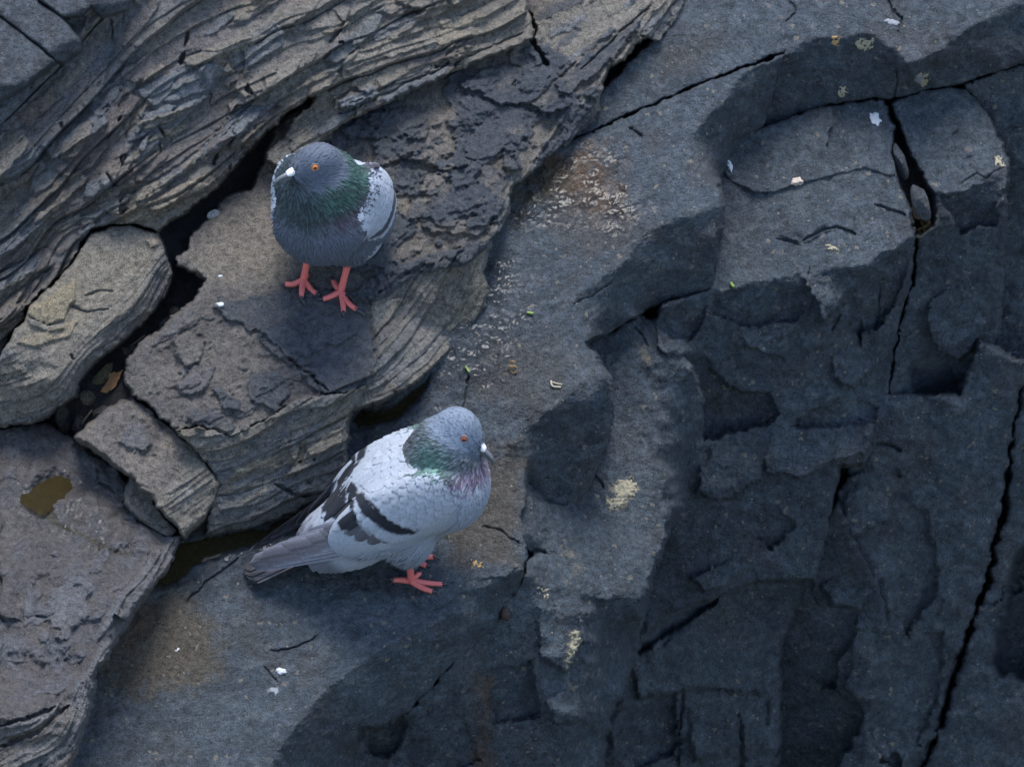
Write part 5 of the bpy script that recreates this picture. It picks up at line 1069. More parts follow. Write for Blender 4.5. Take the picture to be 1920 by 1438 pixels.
def make_pigeon(b):
    global AA, PP, BA
    AA = np.array([math.cos(b.pitch), 0, math.sin(b.pitch)]); PP = np.array([-math.sin(b.pitch), 0, math.cos(b.pitch)]); BA = (AA, YY, PP)
    rs = np.random.RandomState(b.seed)
    yaw = b.yaw; R = np.array([[math.cos(yaw), -math.sin(yaw), 0], [math.sin(yaw), math.cos(yaw), 0], [0, 0, 1.0]])
    O = unproj(b.px[0], b.px[1], float(surf(*b.px)) + b.raise_px); b.O = O
    w = lambda P: np.asarray(P) @ R.T + O
    hy, hp = b.head_yaw, b.head_pitch
    b.hf = np.array([math.cos(hp) * math.cos(hy), math.cos(hp) * math.sin(hy), math.sin(hp)]); b.hs = np.array([-math.sin(hy), math.cos(hy), 0]); b.hu = np.cross(b.hf, b.hs)
    f = bird_sdf(b); Hc = b.Hc
    rt = root('pigeon', O); tag(rt, b.label, 'pigeon', 'pigeons resting on the rocks')
    # body
    bm = bmesh.new(); bmesh.ops.create_icosphere(bm, subdivisions=6, radius=1.0)
    D = np.array([v.co[:] for v in bm.verts]); TF = np.array([[v.index for v in q.verts] for q in bm.faces]); bm.free()
    C0 = np.array([0.006, 0, 0.098]); tmax = 0.2; ts = np.linspace(0.004, tmax, 130); hi = np.zeros(len(D))
    for t in ts: hi = np.where(f(C0 + D * t) < 0, t, hi)
    lo = hi.copy(); up = hi + (ts[1] - ts[0])
    for _ in range(10):
        md = (lo + up) / 2; ins = f(C0 + D * md[:, None]) < 0; lo = np.where(ins, md, lo); up = np.where(ins, up, md)
    BV = C0 + D * lo[:, None]; NB = grad(f, BV)
    cols = b.color(BV, b, rs)
    new_mesh('body', w(BV - NB * 0.0003), TF, M_FEATHER, parent=rt, cols=cols)

    # small contour feathers over the whole body
    tri = BV[TF]; ar = np.linalg.norm(np.cross(tri[:, 1] - tri[:, 0], tri[:, 2] - tri[:, 0]), axis=1)
    def cards(name, n, region, L, Wd, lift, pointed=0.0, jit=0.15, bright=0.12, off=0.0004):
        pick = rs.choice(len(TF), size=n * 6, p=ar / ar.sum()); uv = rs.rand(n * 6, 2); fl = uv.sum(1) > 1; uv[fl] = 1 - uv[fl]
        t = tri[pick]; P = t[:, 0] + (t[:, 1] - t[:, 0]) * uv[:, :1] + (t[:, 2] - t[:, 0]) * uv[:, 1:]
        P = P[region(P)][:n]
        Nn = grad(f, P); beak = Hc + b.hf * 0.03
        fl = (P - beak); fl /= np.linalg.norm(fl, axis=1, keepdims=True); k = sstep(0.02, 0.09, np.linalg.norm(P - Hc, axis=1))[:, None]
        fl = fl * (1 - 0.75 * k) + (-AA * 0.6 + np.array([0, 0, -0.55])) * 0.75 * k * sstep(-0.2, 0.5, (P @ PP * -1 + 0.10)[:, None] * 10) + (-AA) * 0.75 * k * 0.6
        fl -= Nn * (fl * Nn).sum(1, keepdims=True); fl /= np.linalg.norm(fl, axis=1, keepdims=True) + 1e-9
        S = np.cross(Nn, fl); a = rs.normal(0, jit, len(P))[:, None]; fl2 = fl * np.cos(a) + S * np.sin(a); S = np.cross(Nn, fl2)
        L_ = (L(P) if callable(L) else np.full(len(P), L)) * rs.uniform(0.75, 1.25, len(P)); W_ = (Wd(P) if callable(Wd) else np.full(len(P), Wd)) * rs.uniform(0.8, 1.2, len(P))
        lf = lift * rs.uniform(0.4, 1.5, len(P)); col = b.color(P, b, rs); col[:, :3] *= rs.uniform(1 - bright, 1 + bright, len(P))[:, None]
        prof = [(0.0, 0.55, -0.0006), (0.35, 1.0, 0.0), (0.7, 0.85 - 0.3 * pointed, 0.5), (0.92, 0.45 - 0.28 * pointed, 0.9), (1.0, 0.05, 1.0)]
        V = []; Cc = []
        for s, wd, lv in prof:
            ctr = P + fl2 * (L_ * s)[:, None] + Nn * (off + lf * lv * s)[:, None] - Nn * (4.0 * (L_ * s) ** 2)[:, None]
            for q in (-1, 0, 1):
                V.append(ctr + S * (W_ * 0.5 * wd * q)[:, None] - Nn * (abs(q) * W_ * 0.10)[:, None]); cc = col.copy(); cc[:, :3] *= (1.0 + 0.10 * s) * (0.93 if q == 0 else 1.0); Cc.append(cc)
        V = np.stack(V, 1); Cc = np.stack(Cc, 1); n_ = len(P); base = (np.arange(n_) * 15)[:, None]
        F = []
        for i in range(4):
            for q in range(2): F.append(base + np.array([[i * 3 + q, i * 3 + q + 1, i * 3 + q + 4, i * 3 + q + 3]]))
        F = np.vstack(F)
        o = new_mesh(name, w(V.reshape(-1, 3)), F, M_FEATHER, parent=rt, cols=Cc.reshape(-1, 4)); o['kind'] = 'stuff'
    dh = lambda P: np.linalg.norm(P - Hc, axis=1)
    dn = lambda P: np.linalg.norm((P - np.array([0.024, 0, 0.143])) / np.array([1, 1, 1.0]), axis=1)
    eyes = [Hc + b.hf * 0.0080 + b.hs * s * 0.0163 + b.hu * 0.0062 for s in (1, -1)]
    far_eye = lambda P: np.minimum(np.linalg.norm(P - eyes[0], axis=1), np.linalg.norm(P - eyes[1], axis=1)) > 0.0046
    is_head = lambda P: (dh(P) < 0.027) & far_eye(P) & ((P - Hc) @ b.hf < 0.0185)
    is_neck = lambda P: (dh(P) >= 0.023) & (dn(P) < b.collar)
    is_back = lambda P: ((P - CB) @ PP > 0.018) & (dn(P) > 0.046) & ((P - CB) @ AA < 0.075)
    def on_wing(P):
        q = P - CB; a = q @ AA; t = np.degrees(np.arctan2(q @ PP, np.abs(q[:, 1])) - b.wdrop)
        return (((a + 0.020) / 0.088) ** 2 + ((t - 6) / 58) ** 2 < 1) & (dn(P) > b.collar - 0.003)
    is_back0 = is_back
    is_back = lambda P: is_back0(P) & ~on_wing(P)
    is_body = lambda P: (dn(P) >= 0.046) & ~is_back0(P) & ~on_wing(P)
    cards('head_plumage', 2800, is_head, 0.0055, 0.0021, 0.00015, 0.5, 0.07, 0.05, 0.0002)
    cards('neck_plumage', 2400, is_neck, lambda P: 0.0055 + 0.10 * np.clip(dh(P) - 0.022, 0, 0.04), lambda P: 0.0020 + 0.035 * np.clip(dh(P) - 0.022, 0, 0.03), 0.0011, 0.8, 0.14, 0.22, 0.0005)
    cards('body_plumage', 7500, is_body, lambda P: 0.009 + 0.05 * np.clip(0.08 - P[:, 2], 0, 0.06), 0.0023, 0.0005, 0.8, 0.12, 0.035, 0.0002)
    if b.ruffle: cards('breast_plumage', 2600, lambda P: is_body(P) & (P[:, 0] > -0.02), 0.012, 0.0030, 0.0014, 0.9, 0.22, 0.10, 0.0006)
    cards('back_plumage', 520, is_back, 0.016, 0.0105, 0.0006, 0.0, 0.08, 0.03, 0.0006)
    cards('belly_fluff', 1500, lambda P: (P[:, 2] < 0.06 + b.belly) & (P[:, 0] > -0.05), 0.013, 0.0019, 0.0018, 1.0, 0.26, 0.10, 0.0002)

    # wings: folded round the body; plan coordinates are (a along the body axis, c = angle round it)
    ga = np.arange(-0.21, 0.10, 0.002); gt = np.radians(np.arange(-80, 131, 2.0)); GA, GT = np.meshgrid(ga, gt)
    RR = np.zeros(GA.shape)
    for r in np.arange(0.004, 0.085, 0.0012):
        P = CB + GA[..., None] * AA + (r * np.cos(GT))[..., None] * YY + (r * np.sin(GT))[..., None] * PP
        RR = np.where((f(P.reshape(-1, 3), True).reshape(GA.shape) < 0) & (RR > r - 0.0065), r, RR)
    tailR = np.clip(0.040 - 0.20 * np.clip(-0.06 - GA, 0, 0.14), 0.010, 0.040) * np.where(GA < 0.02, 1, 0.3) * (1 - 0.25 * np.clip(np.sin(GT), 0, 1))
    RR = blur(np.maximum(RR, tailR).astype(np.float32), 1.8)
    def Rf(a, t):
        i = np.clip((a - ga[0]) / 0.002, 0, len(ga) - 1.01); j = np.clip((t - gt[0]) / (gt[1] - gt[0]), 0, len(gt) - 1.01); i0 = i.astype(int); j0 = j.astype(int); fx = i - i0; fy = j - j0
        return (RR[j0, i0] * (1 - fx) + RR[j0, i0 + 1] * fx) * (1 - fy) + (RR[j0 + 1, i0] * (1 - fx) + RR[j0 + 1, i0 + 1] * fx) * fy
    # where each plan point of the near wing shows on the side-on bird, so that tracts can be laid out from it
    fa = np.arange(-0.20, 0.095, 0.001); ft = np.radians(np.arange(-60, 118, 1.0)); FA, FT = np.meshgrid(fa, ft); FR = Rf(FA, FT)
    FP = FA[..., None] * AA + CB - (FR * np.cos(FT))[..., None] * YY + (FR * np.sin(FT))[..., None] * PP
    fpx = 787 + FP[..., 0] / K; fpy = 1067 - (FP[..., 1] * SP + FP[..., 2] * CP) / K
    face = (-np.cos(FT) * -CP + (np.sin(FT) * PP[2]) * SP) > 0.02
    def ab(px, py):
        d = (fpx - px) ** 2 + (fpy - py) ** 2 + np.where(face, 0, 1e6)
        k = np.unravel_index(np.argmin(d), d.shape); return np.array([FA[k], FT[k]])
    ab = PLAN.setdefault('ab', ab)
    def wing(side):
        A_, T_ = np.meshgrid(np.linspace(-0.106, 0.070, 46), np.radians(np.linspace(-56, 68, 28)))
        inside = ((A_ + 0.016) / 0.088) ** 2 + ((np.degrees(T_) - 6) / 60) ** 2 < 1
        T_ = T_ + b.wdrop; r = Rf(A_, T_) + 0.0004
        V = CB + A_[..., None] * AA + side * (r * np.cos(T_))[..., None] * YY + (r * np.sin(T_))[..., None] * PP
        I = np.arange(A_.size).reshape(A_.shape); k = inside[:-1, :-1] & inside[1:, 1:] & inside[1:, :-1] & inside[:-1, 1:]
        F = np.stack([I[:-1, :-1][k], I[:-1, 1:][k], I[1:, 1:][k], I[1:, :-1][k]], 1)
        if side < 0: F = F[:, ::-1]
        wo = new_mesh('wing', w(V.reshape(-1, 3)), F, M_FEATHER, parent=rt, cols=np.concatenate([np.array(b.wing)[None] * (1 - sstep(-0.070, -0.086, A_.ravel())[:, None]) + np.array([[0.11, 0.115, 0.13]]) * sstep(-0.070, -0.086, A_.ravel())[:, None], np.zeros((A_.size, 1))], 1))
        def feather(base, tip, W, off, lift, cf, tipround=0.5, curve=0.0, nl=9, nq=5):
            base = base + np.array([0, b.wdrop]); tip = tip + np.array([0, b.wdrop])
            rm = float(Rf(np.array([(base[0] + tip[0]) / 2]), np.array([(base[1] + tip[1]) / 2]))[0]) + 1e-4
            bs = np.array([base[0], base[1] * rm]); d = np.array([tip[0], tip[1] * rm]) - bs; L = np.linalg.norm(d)
            if L < 0.002: return
            d = d / L; sd = np.array([-d[1], d[0]])
            s = np.linspace(0, 1, nl)[:, None] ** 0.85; q = np.linspace(-1, 1, nq)[None, :]
            hw = W * 0.5 * np.minimum(1, 0.55 + s * 2.2) * np.sqrt(np.clip(1 - np.clip((s - (1 - tipround)) / tipround, 0, 1) ** 2.3, 0.0008, 1))
            ragged = 1 + 0.05 * rs.randn(nl, nq) * (np.abs(q) > 0.9)
            a = bs[0] + d[0] * L * s + sd[0] * (hw * q * ragged + curve * L * s * s); c = bs[1] + d[1] * L * s + sd[1] * (hw * q * ragged + curve * L * s * s)
            t = c / rm
            r = Rf(a, t) + off + lift * s ** 1.3 - 0.04 * W * q ** 2 + rs.normal(0, 0.00010) + rs.normal(0, 0.008) * hw * q
            V = CB + a[..., None] * AA + side * (r * np.cos(t))[..., None] * YY + (r * np.sin(t))[..., None] * PP
            cl = cf(s + 0 * q, q + 0 * s)
            jx, jy = rs.normal(0, 1.3, 2); qx = (787 + (CB[0] + a * AA0[0] + r * np.sin(t - b.wdrop) * PP0[0]) / K + jx).astype(np.float32); qy = (1067 - (-(r * np.cos(t - b.wdrop)) * SP + (CB[2] + a * AA0[2] + r * np.sin(t - b.wdrop) * PP0[2]) * CP) / K + jy).astype(np.float32)
            for poly_, cc_ in ((BROWNP, PR * 0.75), (BAR1, DK), (BAR2, DK)):
                mk = sstep(-1.6, 1.6, poly_sd(poly_, qx, qy))[..., None]; cl = cl * (1 - mk) + cc_ * mk
            cl = np.concatenate([cl * rs.uniform(0.93, 1.05), np.zeros(cl.shape[:2] + (1,))], -1)
            I = np.arange(nl * nq).reshape(nl, nq); F = np.stack([I[:-1, :-1].ravel(), I[:-1, 1:].ravel(), I[1:, 1:].ravel(), I[1:, :-1].ravel()], 1)
            if side < 0: F = F[:, ::-1]
            new_mesh('feather', w(V.reshape(-1, 3)), F, M_FEATHER, parent=wo, cols=cl.reshape(-1, 4))
        BAR2 = [(682, 919), (691, 927), (705, 941), (725, 961), (739, 975), (750, 982), (786, 990), (780, 995), (758, 998), (739, 997), (722, 990), (703, 973), (683, 954), (672, 937), (669, 925)]
        BAR1 = [(612, 906), (640, 880), (663, 902), (674, 914), (669, 936), (668, 953), (676, 969), (680, 983), (661, 993), (641, 990), (631, 972), (618, 964), (607, 955), (603, 936), (608, 922)]
        BROWNP = [(677, 983), (690, 986), (712, 1008), (738, 1018), (700, 1020), (670, 1006), (645, 996), (661, 991)]
        Wg = np.array(b.wing); DK = np.array(b.bar); PR = np.array(b.prim)
        def plainc(cc, edge=1.08, shaft=0.93): return lambda s, q: np.asarray(cc) * (np.where(np.abs(q) < 0.2, shaft, np.where(np.abs(q) > 0.8, edge, 1.0)) * (0.96 + 0.06 * s))[..., None]
        def banded(s0, s1, tipc=None):
            def cf(s, q):
                m = (sstep(s0 - 0.05, s0 + 0.02, s + 0.06 * np.abs(q)) * (1 - sstep(s1 - 0.02, s1 + 0.05, s + 0.07 * np.abs(q))))[..., None]
                return Wg * (1 - m) + DK * m
            return cf
        lerp = lambda P, t: np.array([np.interp(t, np.linspace(0, 1, len(P)), [p[0] for p in P]), np.interp(t, np.linspace(0, 1, len(P)), [p[1] for p in P])])
        # primaries: long blades running back over the side of the tail
        for i in range(6):
            t = i / 6
            tx, ty = lerp([(467, 1056), (484, 1048), (506, 1039), (530, 1031), (556, 1022), (578, 1010), (592, 996)], t); bx, by = lerp([(748, 1008), (732, 992), (712, 978), (695, 966)], t)
            A0, T0 = ab(bx, by); T0 = T0 + b.wdrop; r0 = float(Rf(np.array([A0]), np.array([T0]))[0]) - 0.0035 + 0.0003 * i
            B3 = CB + A0 * AA + side * r0 * math.cos(T0) * YY + r0 * math.sin(T0) * PP
            ty3 = 0.011 + 0.0012 * i; T3 = np.array([(tx - 787) * K, side * ty3, ((1067 - ty) * K + ty3 * SP) / CP])
            d = T3 - B3; L = np.linalg.norm(d); d /= L
            nrm = np.array([0.10, side * 0.80, 0.62]); nrm -= d * (nrm @ d); nrm /= np.linalg.norm(nrm); sv = np.cross(d, nrm)
            s = np.linspace(0, 1, 18)[:, None]; q = np.linspace(-1, 1, 9)[None, :]
            hw = 0.0100 * np.minimum(1, 0.6 + s) * np.sqrt(np.clip(1 - np.clip((s - 0.86) / 0.14, 0, 1) ** 2.0, 0.001, 1))
            V = B3 + d * (L * s)[..., None] + sv * (hw * q + 0.004 * np.sin(s * 3.14) * -side * 0)[..., None] + nrm * (0.004 * np.sin(s * 3.14) + 0.0005 * i - 0.0012 * q ** 2 + 0 * s)[..., None]
            e = sstep(0.60, 1.0, np.abs(q)) * 1.3; sh = np.where(np.abs(q) < 0.12, 0.55, 1.0)
            c0 = PR * ((1 + e) * sh * (1.12 - 0.38 * s) * (0.94 + 0.06 * np.sin(q * 9 + s * 60)))[..., None]
            c = np.concatenate([c0 * rs.uniform(0.92, 1.08), np.zeros(c0.shape[:2] + (1,))], -1)
            I = np.arange(18 * 9).reshape(18, 9); F = np.stack([I[:-1, :-1].ravel(), I[:-1, 1:].ravel(), I[1:, 1:].ravel(), I[1:, :-1].ravel()], 1)
            new_mesh('feather', w(V.reshape(-1, 3)), F, M_FEATHER, parent=wo, cols=c.reshape(-1, 4))
        # secondaries with the rear dark bar
        tips = [(626, 916), (616, 930), (607, 948), (604, 966), (614, 982), (636, 995), (664, 1006), (694, 1016)]
        for i in range(10):
            tp = lerp(tips, i / 9); bs = tp + np.array([74, -50 - 10 * i / 9])
            cf = plainc(Wg * 1.02, 1.06, 0.94)
            feather(ab(*bs), ab(*tp), 0.0145, 0.0002 + 0.00012 * (9 - i), 0.0014, cf, 0.4, 0.0, 18, 9)
        # greater coverts with the second bar
        tips = [(655, 922), (660, 942), (668, 962), (682, 980), (700, 998), (720, 1012), (744, 1012), (768, 1005)]
        for i in range(12):
            t = i / 11; tp = lerp(tips, t); bs = tp + np.array([54 - 18 * t, -46 - 2 * t])
            feather(ab(*bs), ab(*tp), 0.0122, 0.0006 + 0.0001 * (11 - i), 0.0015, plainc(Wg, 1.06, 0.95), 0.4, 0.0, 16, 7)
        # long scapulars lying over the base of the secondaries
        for i in range(8):
            t = i / 7; tp = lerp([(652, 880), (660, 892), (670, 902), (682, 910), (694, 918)], t); bs = tp + np.array([62, -36 + 2 * t])
            feather(ab(*bs), ab(*tp), 0.014, 0.0012 + 0.0001 * i, 0.0014, plainc(Wg * 1.03), 0.5)
        # median coverts
        tips = [(676, 918), (690, 934), (708, 952), (730, 970), (756, 984), (785, 988), (806, 980)]
        for i in range(13):
            t = i / 12; tp = lerp(tips, t); bs = tp + np.array([34, -36])
            feather(ab(*bs), ab(*tp), 0.0112, 0.0010 + 0.00012 * (i % 3), 0.0013, plainc(Wg), 0.5)
        # lesser coverts
        reg = [(672, 905), (700, 845), (770, 815), (828, 850), (858, 886), (862, 922), (850, 948), (822, 972), (795, 980), (752, 965), (705, 930)]
        cand = []
        for i, px in enumerate(np.arange(655, 880, 16.5)):
            for py in np.arange(810, 1000, 14.0):
                q = np.array([px + rs.normal(0, 1.3), py + (7 if i % 2 else 0) + rs.normal(0, 1.3)])
                if poly_sd(reg, np.array([q[0]], np.float32), np.array([q[1]], np.float32))[0] > -2: cand.append(q)
        cand.sort(key=lambda q: q[0] * 0.75 - q[1] * 0.66)
        n = len(cand)
        for i, tp in enumerate(cand):
            fr = np.clip((tp[0] - 660) / 200, 0, 1); d = np.array([0.86 - 0.16 * fr, -0.50 - 0.20 * fr]); d /= np.linalg.norm(d); L = (38 - 10 * fr) * rs.uniform(0.85, 1.2); an_ = rs.normal(0, 0.10); d = np.array([d[0] * math.cos(an_) - d[1] * math.sin(an_), d[0] * math.sin(an_) + d[1] * math.cos(an_)])
            feather(ab(*(tp + d * L)), ab(*tp), (0.0145 - 0.004 * fr) * rs.uniform(0.85, 1.2), 0.0009 + 0.0005 * i / n, 0.0019, plainc(Wg * (1.0 + 0.03 * rs.randn()), 1.06, 0.97), 0.6, 0.0, 8, 5)
    wing(-1); wing(1)

    # tail
    td = np.array([-0.90, 0, -0.435]); tn = np.array([-0.435, 0, 0.90]); R0 = np.array([-0.068, 0, 0.047])
    tl = None
    for i in range(12):
        k = (i - 5.5) / 5.5; an = k * 0.06; d = td * math.cos(an) + YY * math.sin(an); sdv = np.cross(tn, d)
        s = np.linspace(0, 1, 14)[:, None]; q = np.linspace(-1, 1, 7)[None, :]; L = 0.108 - 0.006 * k * k; hw = 0.0085 * np.minimum(1, 0.5 + s) * np.sqrt(np.clip(1 - np.clip((s - 0.9) / 0.1, 0, 1) ** 2.5, 0.002, 1))
        V = R0 + YY * k * 0.011 + d * (L * s)[..., None] + sdv * (hw * q)[..., None] + tn * (0.0028 * (1 - abs(k)) + 0.0006 * (i % 2) - 0.0018 * q ** 2 * 0.5 - 0.004 * s * abs(k))[..., None]
        c0 = np.array(b.tail) * (1 - 0.55 * sstep(0.78, 0.92, s + 0 * q))[..., None]
        if abs(k) > 0.95: c0 = np.where(((q * np.sign(k)) > 0.6)[..., None] & (s < 0.97)[..., None], np.array([0.42, 0.42, 0.44]), c0)
        c0 = c0 * np.where(np.abs(q + 0 * s) < 0.15, 0.8, 1.0)[..., None]
        c = np.concatenate([c0 * rs.uniform(0.9, 1.1), np.zeros(c0.shape[:2] + (1,))], -1)
        I = np.arange(14 * 7).reshape(14, 7); F = np.stack([I[:-1, :-1].ravel(), I[:-1, 1:].ravel(), I[1:, 1:].ravel(), I[1:, :-1].ravel()], 1)
        if tl is None:
            bv, bf, _ = ball(R0 + td * 0.03, (0.05, 0.016, 0.005), (td, YY, tn), 16, 10)
            tl = new_mesh('tail', w(bv), np.array(bf), M_FEATHER, parent=rt, cols=np.tile(np.array([[*b.tail, 0.0]]), (len(bv), 1)))
        new_mesh('feather', w(V.reshape(-1, 3)), F, M_FEATHER, parent=tl, cols=c.reshape(-1, 4))

    # head: eyes, beak, cere
    for e, s in zip(eyes, (1, -1)):
        out = b.hs * s * 0.93 + b.hf * 0.22 + b.hu * 0.22; out /= np.linalg.norm(out); t1 = np.cross(out, b.hu); t1 /= np.linalg.norm(t1); t2 = np.cross(out, t1)
        # settle the eye on the surface of the head
        q = e.copy()
        for _ in range(20): q = q - out * float(f(q[None])[0]) * 0.7
        e = q - out * 0.0021
        v, fc, _ = ball(e, 0.0037, (out, t1, t2), 20, 12); new_eye = new_mesh('eye', w(v), np.array(fc), b.iris, parent=rt)
        v, fc, _ = ball(e + out * 0.0019, (0.00205, 0.0021, 0.0021), (out, t1, t2), 16, 8); new_mesh('pupil', w(v), np.array(fc), M_PUPIL, parent=new_eye)
        ring = [e + out * 0.0020 + (t1 * math.cos(a) + t2 * math.sin(a)) * 0.0037 for a in np.linspace(0, 2 * math.pi, 17)]
        v, fc, t3 = tube(ring, [0.0006] * 17, 6, 2); new_mesh('eyelid', w(v), [np.array(fc), np.array(t3)], M_LID, parent=new_eye)
    b0 = Hc + b.hf * 0.0208 - b.hu * 0.0035
    up = [b0 - b.hf * 0.004, b0 + b.hf * 0.005 + b.hu * 0.0008, b0 + b.hf * 0.0135 + b.hu * 0.0012, b0 + b.hf * 0.0205 - b.hu * 0.0004, b0 + b.hf * 0.0246 - b.hu * 0.0050]
    lw = [b0 - b.hf * 0.004 - b.hu * 0.0032, b0 + b.hf * 0.005 - b.hu * 0.0027, b0 + b.hf * 0.013 - b.hu * 0.0022, b0 + b.hf * 0.0200 - b.hu * 0.0032]
    V, F = merge([tube(up, [0.0042, 0.0034, 0.0027, 0.0021, 0.0006], 12, 5), tube(lw, [0.0034, 0.0027, 0.0020, 0.0006], 12, 5)])
    new_mesh('beak', w(V), F, M_BEAK, parent=rt)
    V, F = merge([ball(b0 + b.hf * 0.0050 + b.hu * 0.0030 + b.hs * s * 0.0013, (0.0064, 0.0030, 0.0030), (b.hf * 0.98 - b.hu * 0.12, b.hs, b.hu), 14, 10) for s in (1, -1)])
    new_mesh('cere', w(V), F, M_CERE, parent=rt)

    # legs: toes lie on the rock, the shank rises into the belly feathers
    for top, node, toes in b.feet:
        W0 = float(surf(*node)) + 9
        nd = unproj(node[0], node[1], W0); tp = w(np.array(top))
        mid = nd * 0.6 + tp * 0.4 + AX_W * 0.001
        parts = [tube([tp, mid, nd], [0.0042, 0.0032, 0.0035], 12, 10, 0.05, 9)]; claws = []
        for pts, cl in toes:
            P = [nd]
            for k, (x, y) in enumerate(pts):
                P.append(unproj(x, y, float(surf(x, y)) + (5.0 if k < len(pts) - 1 else 3.6)))
            n = len(P); parts.append(tube(P, list(np.linspace(0.0033, 0.0023, n)), 10, 8, 0.06, 7))
            a = P[-1]; q = unproj(cl[0], cl[1], float(surf(*cl)) + 1.5); m2 = (a + q) / 2 + AX_V * 0.0008 + AX_W * 0.0015
            claws.append(tube([a - (q - a) * 0.2, m2, q + (q - a) * 0.15], [0.0020, 0.0015, 0.0003], 8, 5))
        V, F = merge(parts); lg = new_mesh('leg', w(np.zeros((1, 3)))[:0] if False else V, F, M_SKIN, parent=rt)
        for c in claws:
            V, F = merge([c]); new_mesh('claw', V, F, M_CLAW, parent=lg)
    return rt

def iris_material(name, c):
    return plain(name, c, 0.12, 0.6, 0, 1500, 0.35)

def col_pale(P, b, rs):
    n = len(P); c = np.empty((n, 4)); c[:, 3] = 0
    dh = np.linalg.norm(P - b.Hc, axis=1); dn = np.linalg.norm(P - np.array([0.024, 0, 0.143]), axis=1)
    j = fbm(P[:, 0] * 220, P[:, 2] * 220 + P[:, 1] * 150, 3, 5) * 0.008
    body = np.array([0.235, 0.258, 0.30]); back = np.array([0.27, 0.29, 0.325]); head = np.array([0.155, 0.185, 0.23]); green = np.array([0.10, 0.19, 0.165]); purp = np.array([0.235, 0.185, 0.25]); dkn = np.array([0.075, 0.09, 0.095]); plum = np.array([0.10, 0.085, 0.10])
    up = sstep(-0.012, 0.016, (P - CB) @ PP)
    c[:, :3] = body + (back - body) * up[:, None]
    k = (1 - sstep(0.045, 0.050, dn + j))[:, None]                       # neck collar
    x_, z_ = P[:, 0], P[:, 2]
    low = sstep(0.140, 0.126, z_ + j) * sstep(0.0, 0.018, x_)
    gw = np.clip(1.25 * np.exp(-((x_ - 0.013) / 0.017) ** 2 - ((z_ - 0.141) / 0.017) ** 2), 0, 1)[:, None]
    nape = (sstep(0.012, -0.010, x_ + j) * sstep(0.130, 0.152, z_))[:, None]
    slate = np.array([0.115, 0.132, 0.150])
    nk = slate * (1 - gw) + green * gw
    nk = nk * (1 - low[:, None]) + purp * low[:, None]
    nk = nk * (1 - 0.8 * nape) + plum * 0.8 * nape
    spk = sstep(-0.1, 0.25, fbm(P[:, 0] * 380, P[:, 2] * 420 + P[:, 1] * 300, 2, 9))[:, None]
    nk = nk * (0.5 + 0.5 * spk) if n < 9000 else nk * 0.7
    c[:, :3] = c[:, :3] * (1 - k) + nk * k; c[:, 3] = k[:, 0] * 0.5 * gw[:, 0]
    h = (1 - sstep(0.025, 0.031, dh + j * 0.7))[:, None]
    c[:, :3] = c[:, :3] * (1 - h) + head * h; c[:, 3] *= 1 - h[:, 0]
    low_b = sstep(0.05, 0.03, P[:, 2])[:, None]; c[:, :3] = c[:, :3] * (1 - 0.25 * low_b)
    rmp = sstep(-0.068, -0.086, (P - CB) @ AA)[:, None]; c[:, :3] = c[:, :3] * (1 - rmp) + np.array([0.11, 0.115, 0.13]) * rmp
    return c

def col_dark(P, b, rs):
    n = len(P); c = np.empty((n, 4)); c[:, 3] = 0
    dh = np.linalg.norm(P - b.Hc, axis=1); dn = np.linalg.norm(P - np.array([0.024, 0, 0.143]), axis=1)
    j = fbm(P[:, 0] * 220, P[:, 2] * 220 + P[:, 1] * 150, 3, 5) * 0.008
    body = np.array([0.078, 0.090, 0.115]); back = np.array([0.29, 0.315, 0.36]); head = np.array([0.080, 0.094, 0.122]); green = np.array([0.048, 0.098, 0.084]); teal = np.array([0.050, 0.072, 0.082]); purp = np.array([0.085, 0.072, 0.096])
    up = sstep(0.010, 0.026, (P - CB) @ PP) * sstep(0.03, 0.0, P[:, 0])
    c[:, :3] = body + (back - body) * up[:, None]
    k = (1 - sstep(0.046, 0.054, dn + j))[:, None]
    side = sstep(-0.004, 0.020, P[:, 1])[:, None]
    nk = teal + (green - teal) * side
    edge = sstep(0.038, 0.046, dn)[:, None] * side; nk = nk * (1 - edge) + purp * edge
    spk = sstep(-0.1, 0.25, fbm(P[:, 0] * 380 + P[:, 1] * 300, P[:, 2] * 420, 2, 9))[:, None]
    if n < 9000: nk = nk * (0.55 + 0.45 * spk)
    c[:, :3] = c[:, :3] * (1 - k) + nk * k; c[:, 3] = k[:, 0] * 0.5
    h = (1 - sstep(0.024, 0.031, dh + j * 0.7))[:, None]
    c[:, :3] = c[:, :3] * (1 - h) + head * h; c[:, 3] *= 1 - h[:, 0]
    rmp = sstep(-0.068, -0.086, (P - CB) @ AA)[:, None]; c[:, :3] = c[:, :3] * (1 - rmp) + np.array([0.11, 0.115, 0.13]) * rmp
    return c

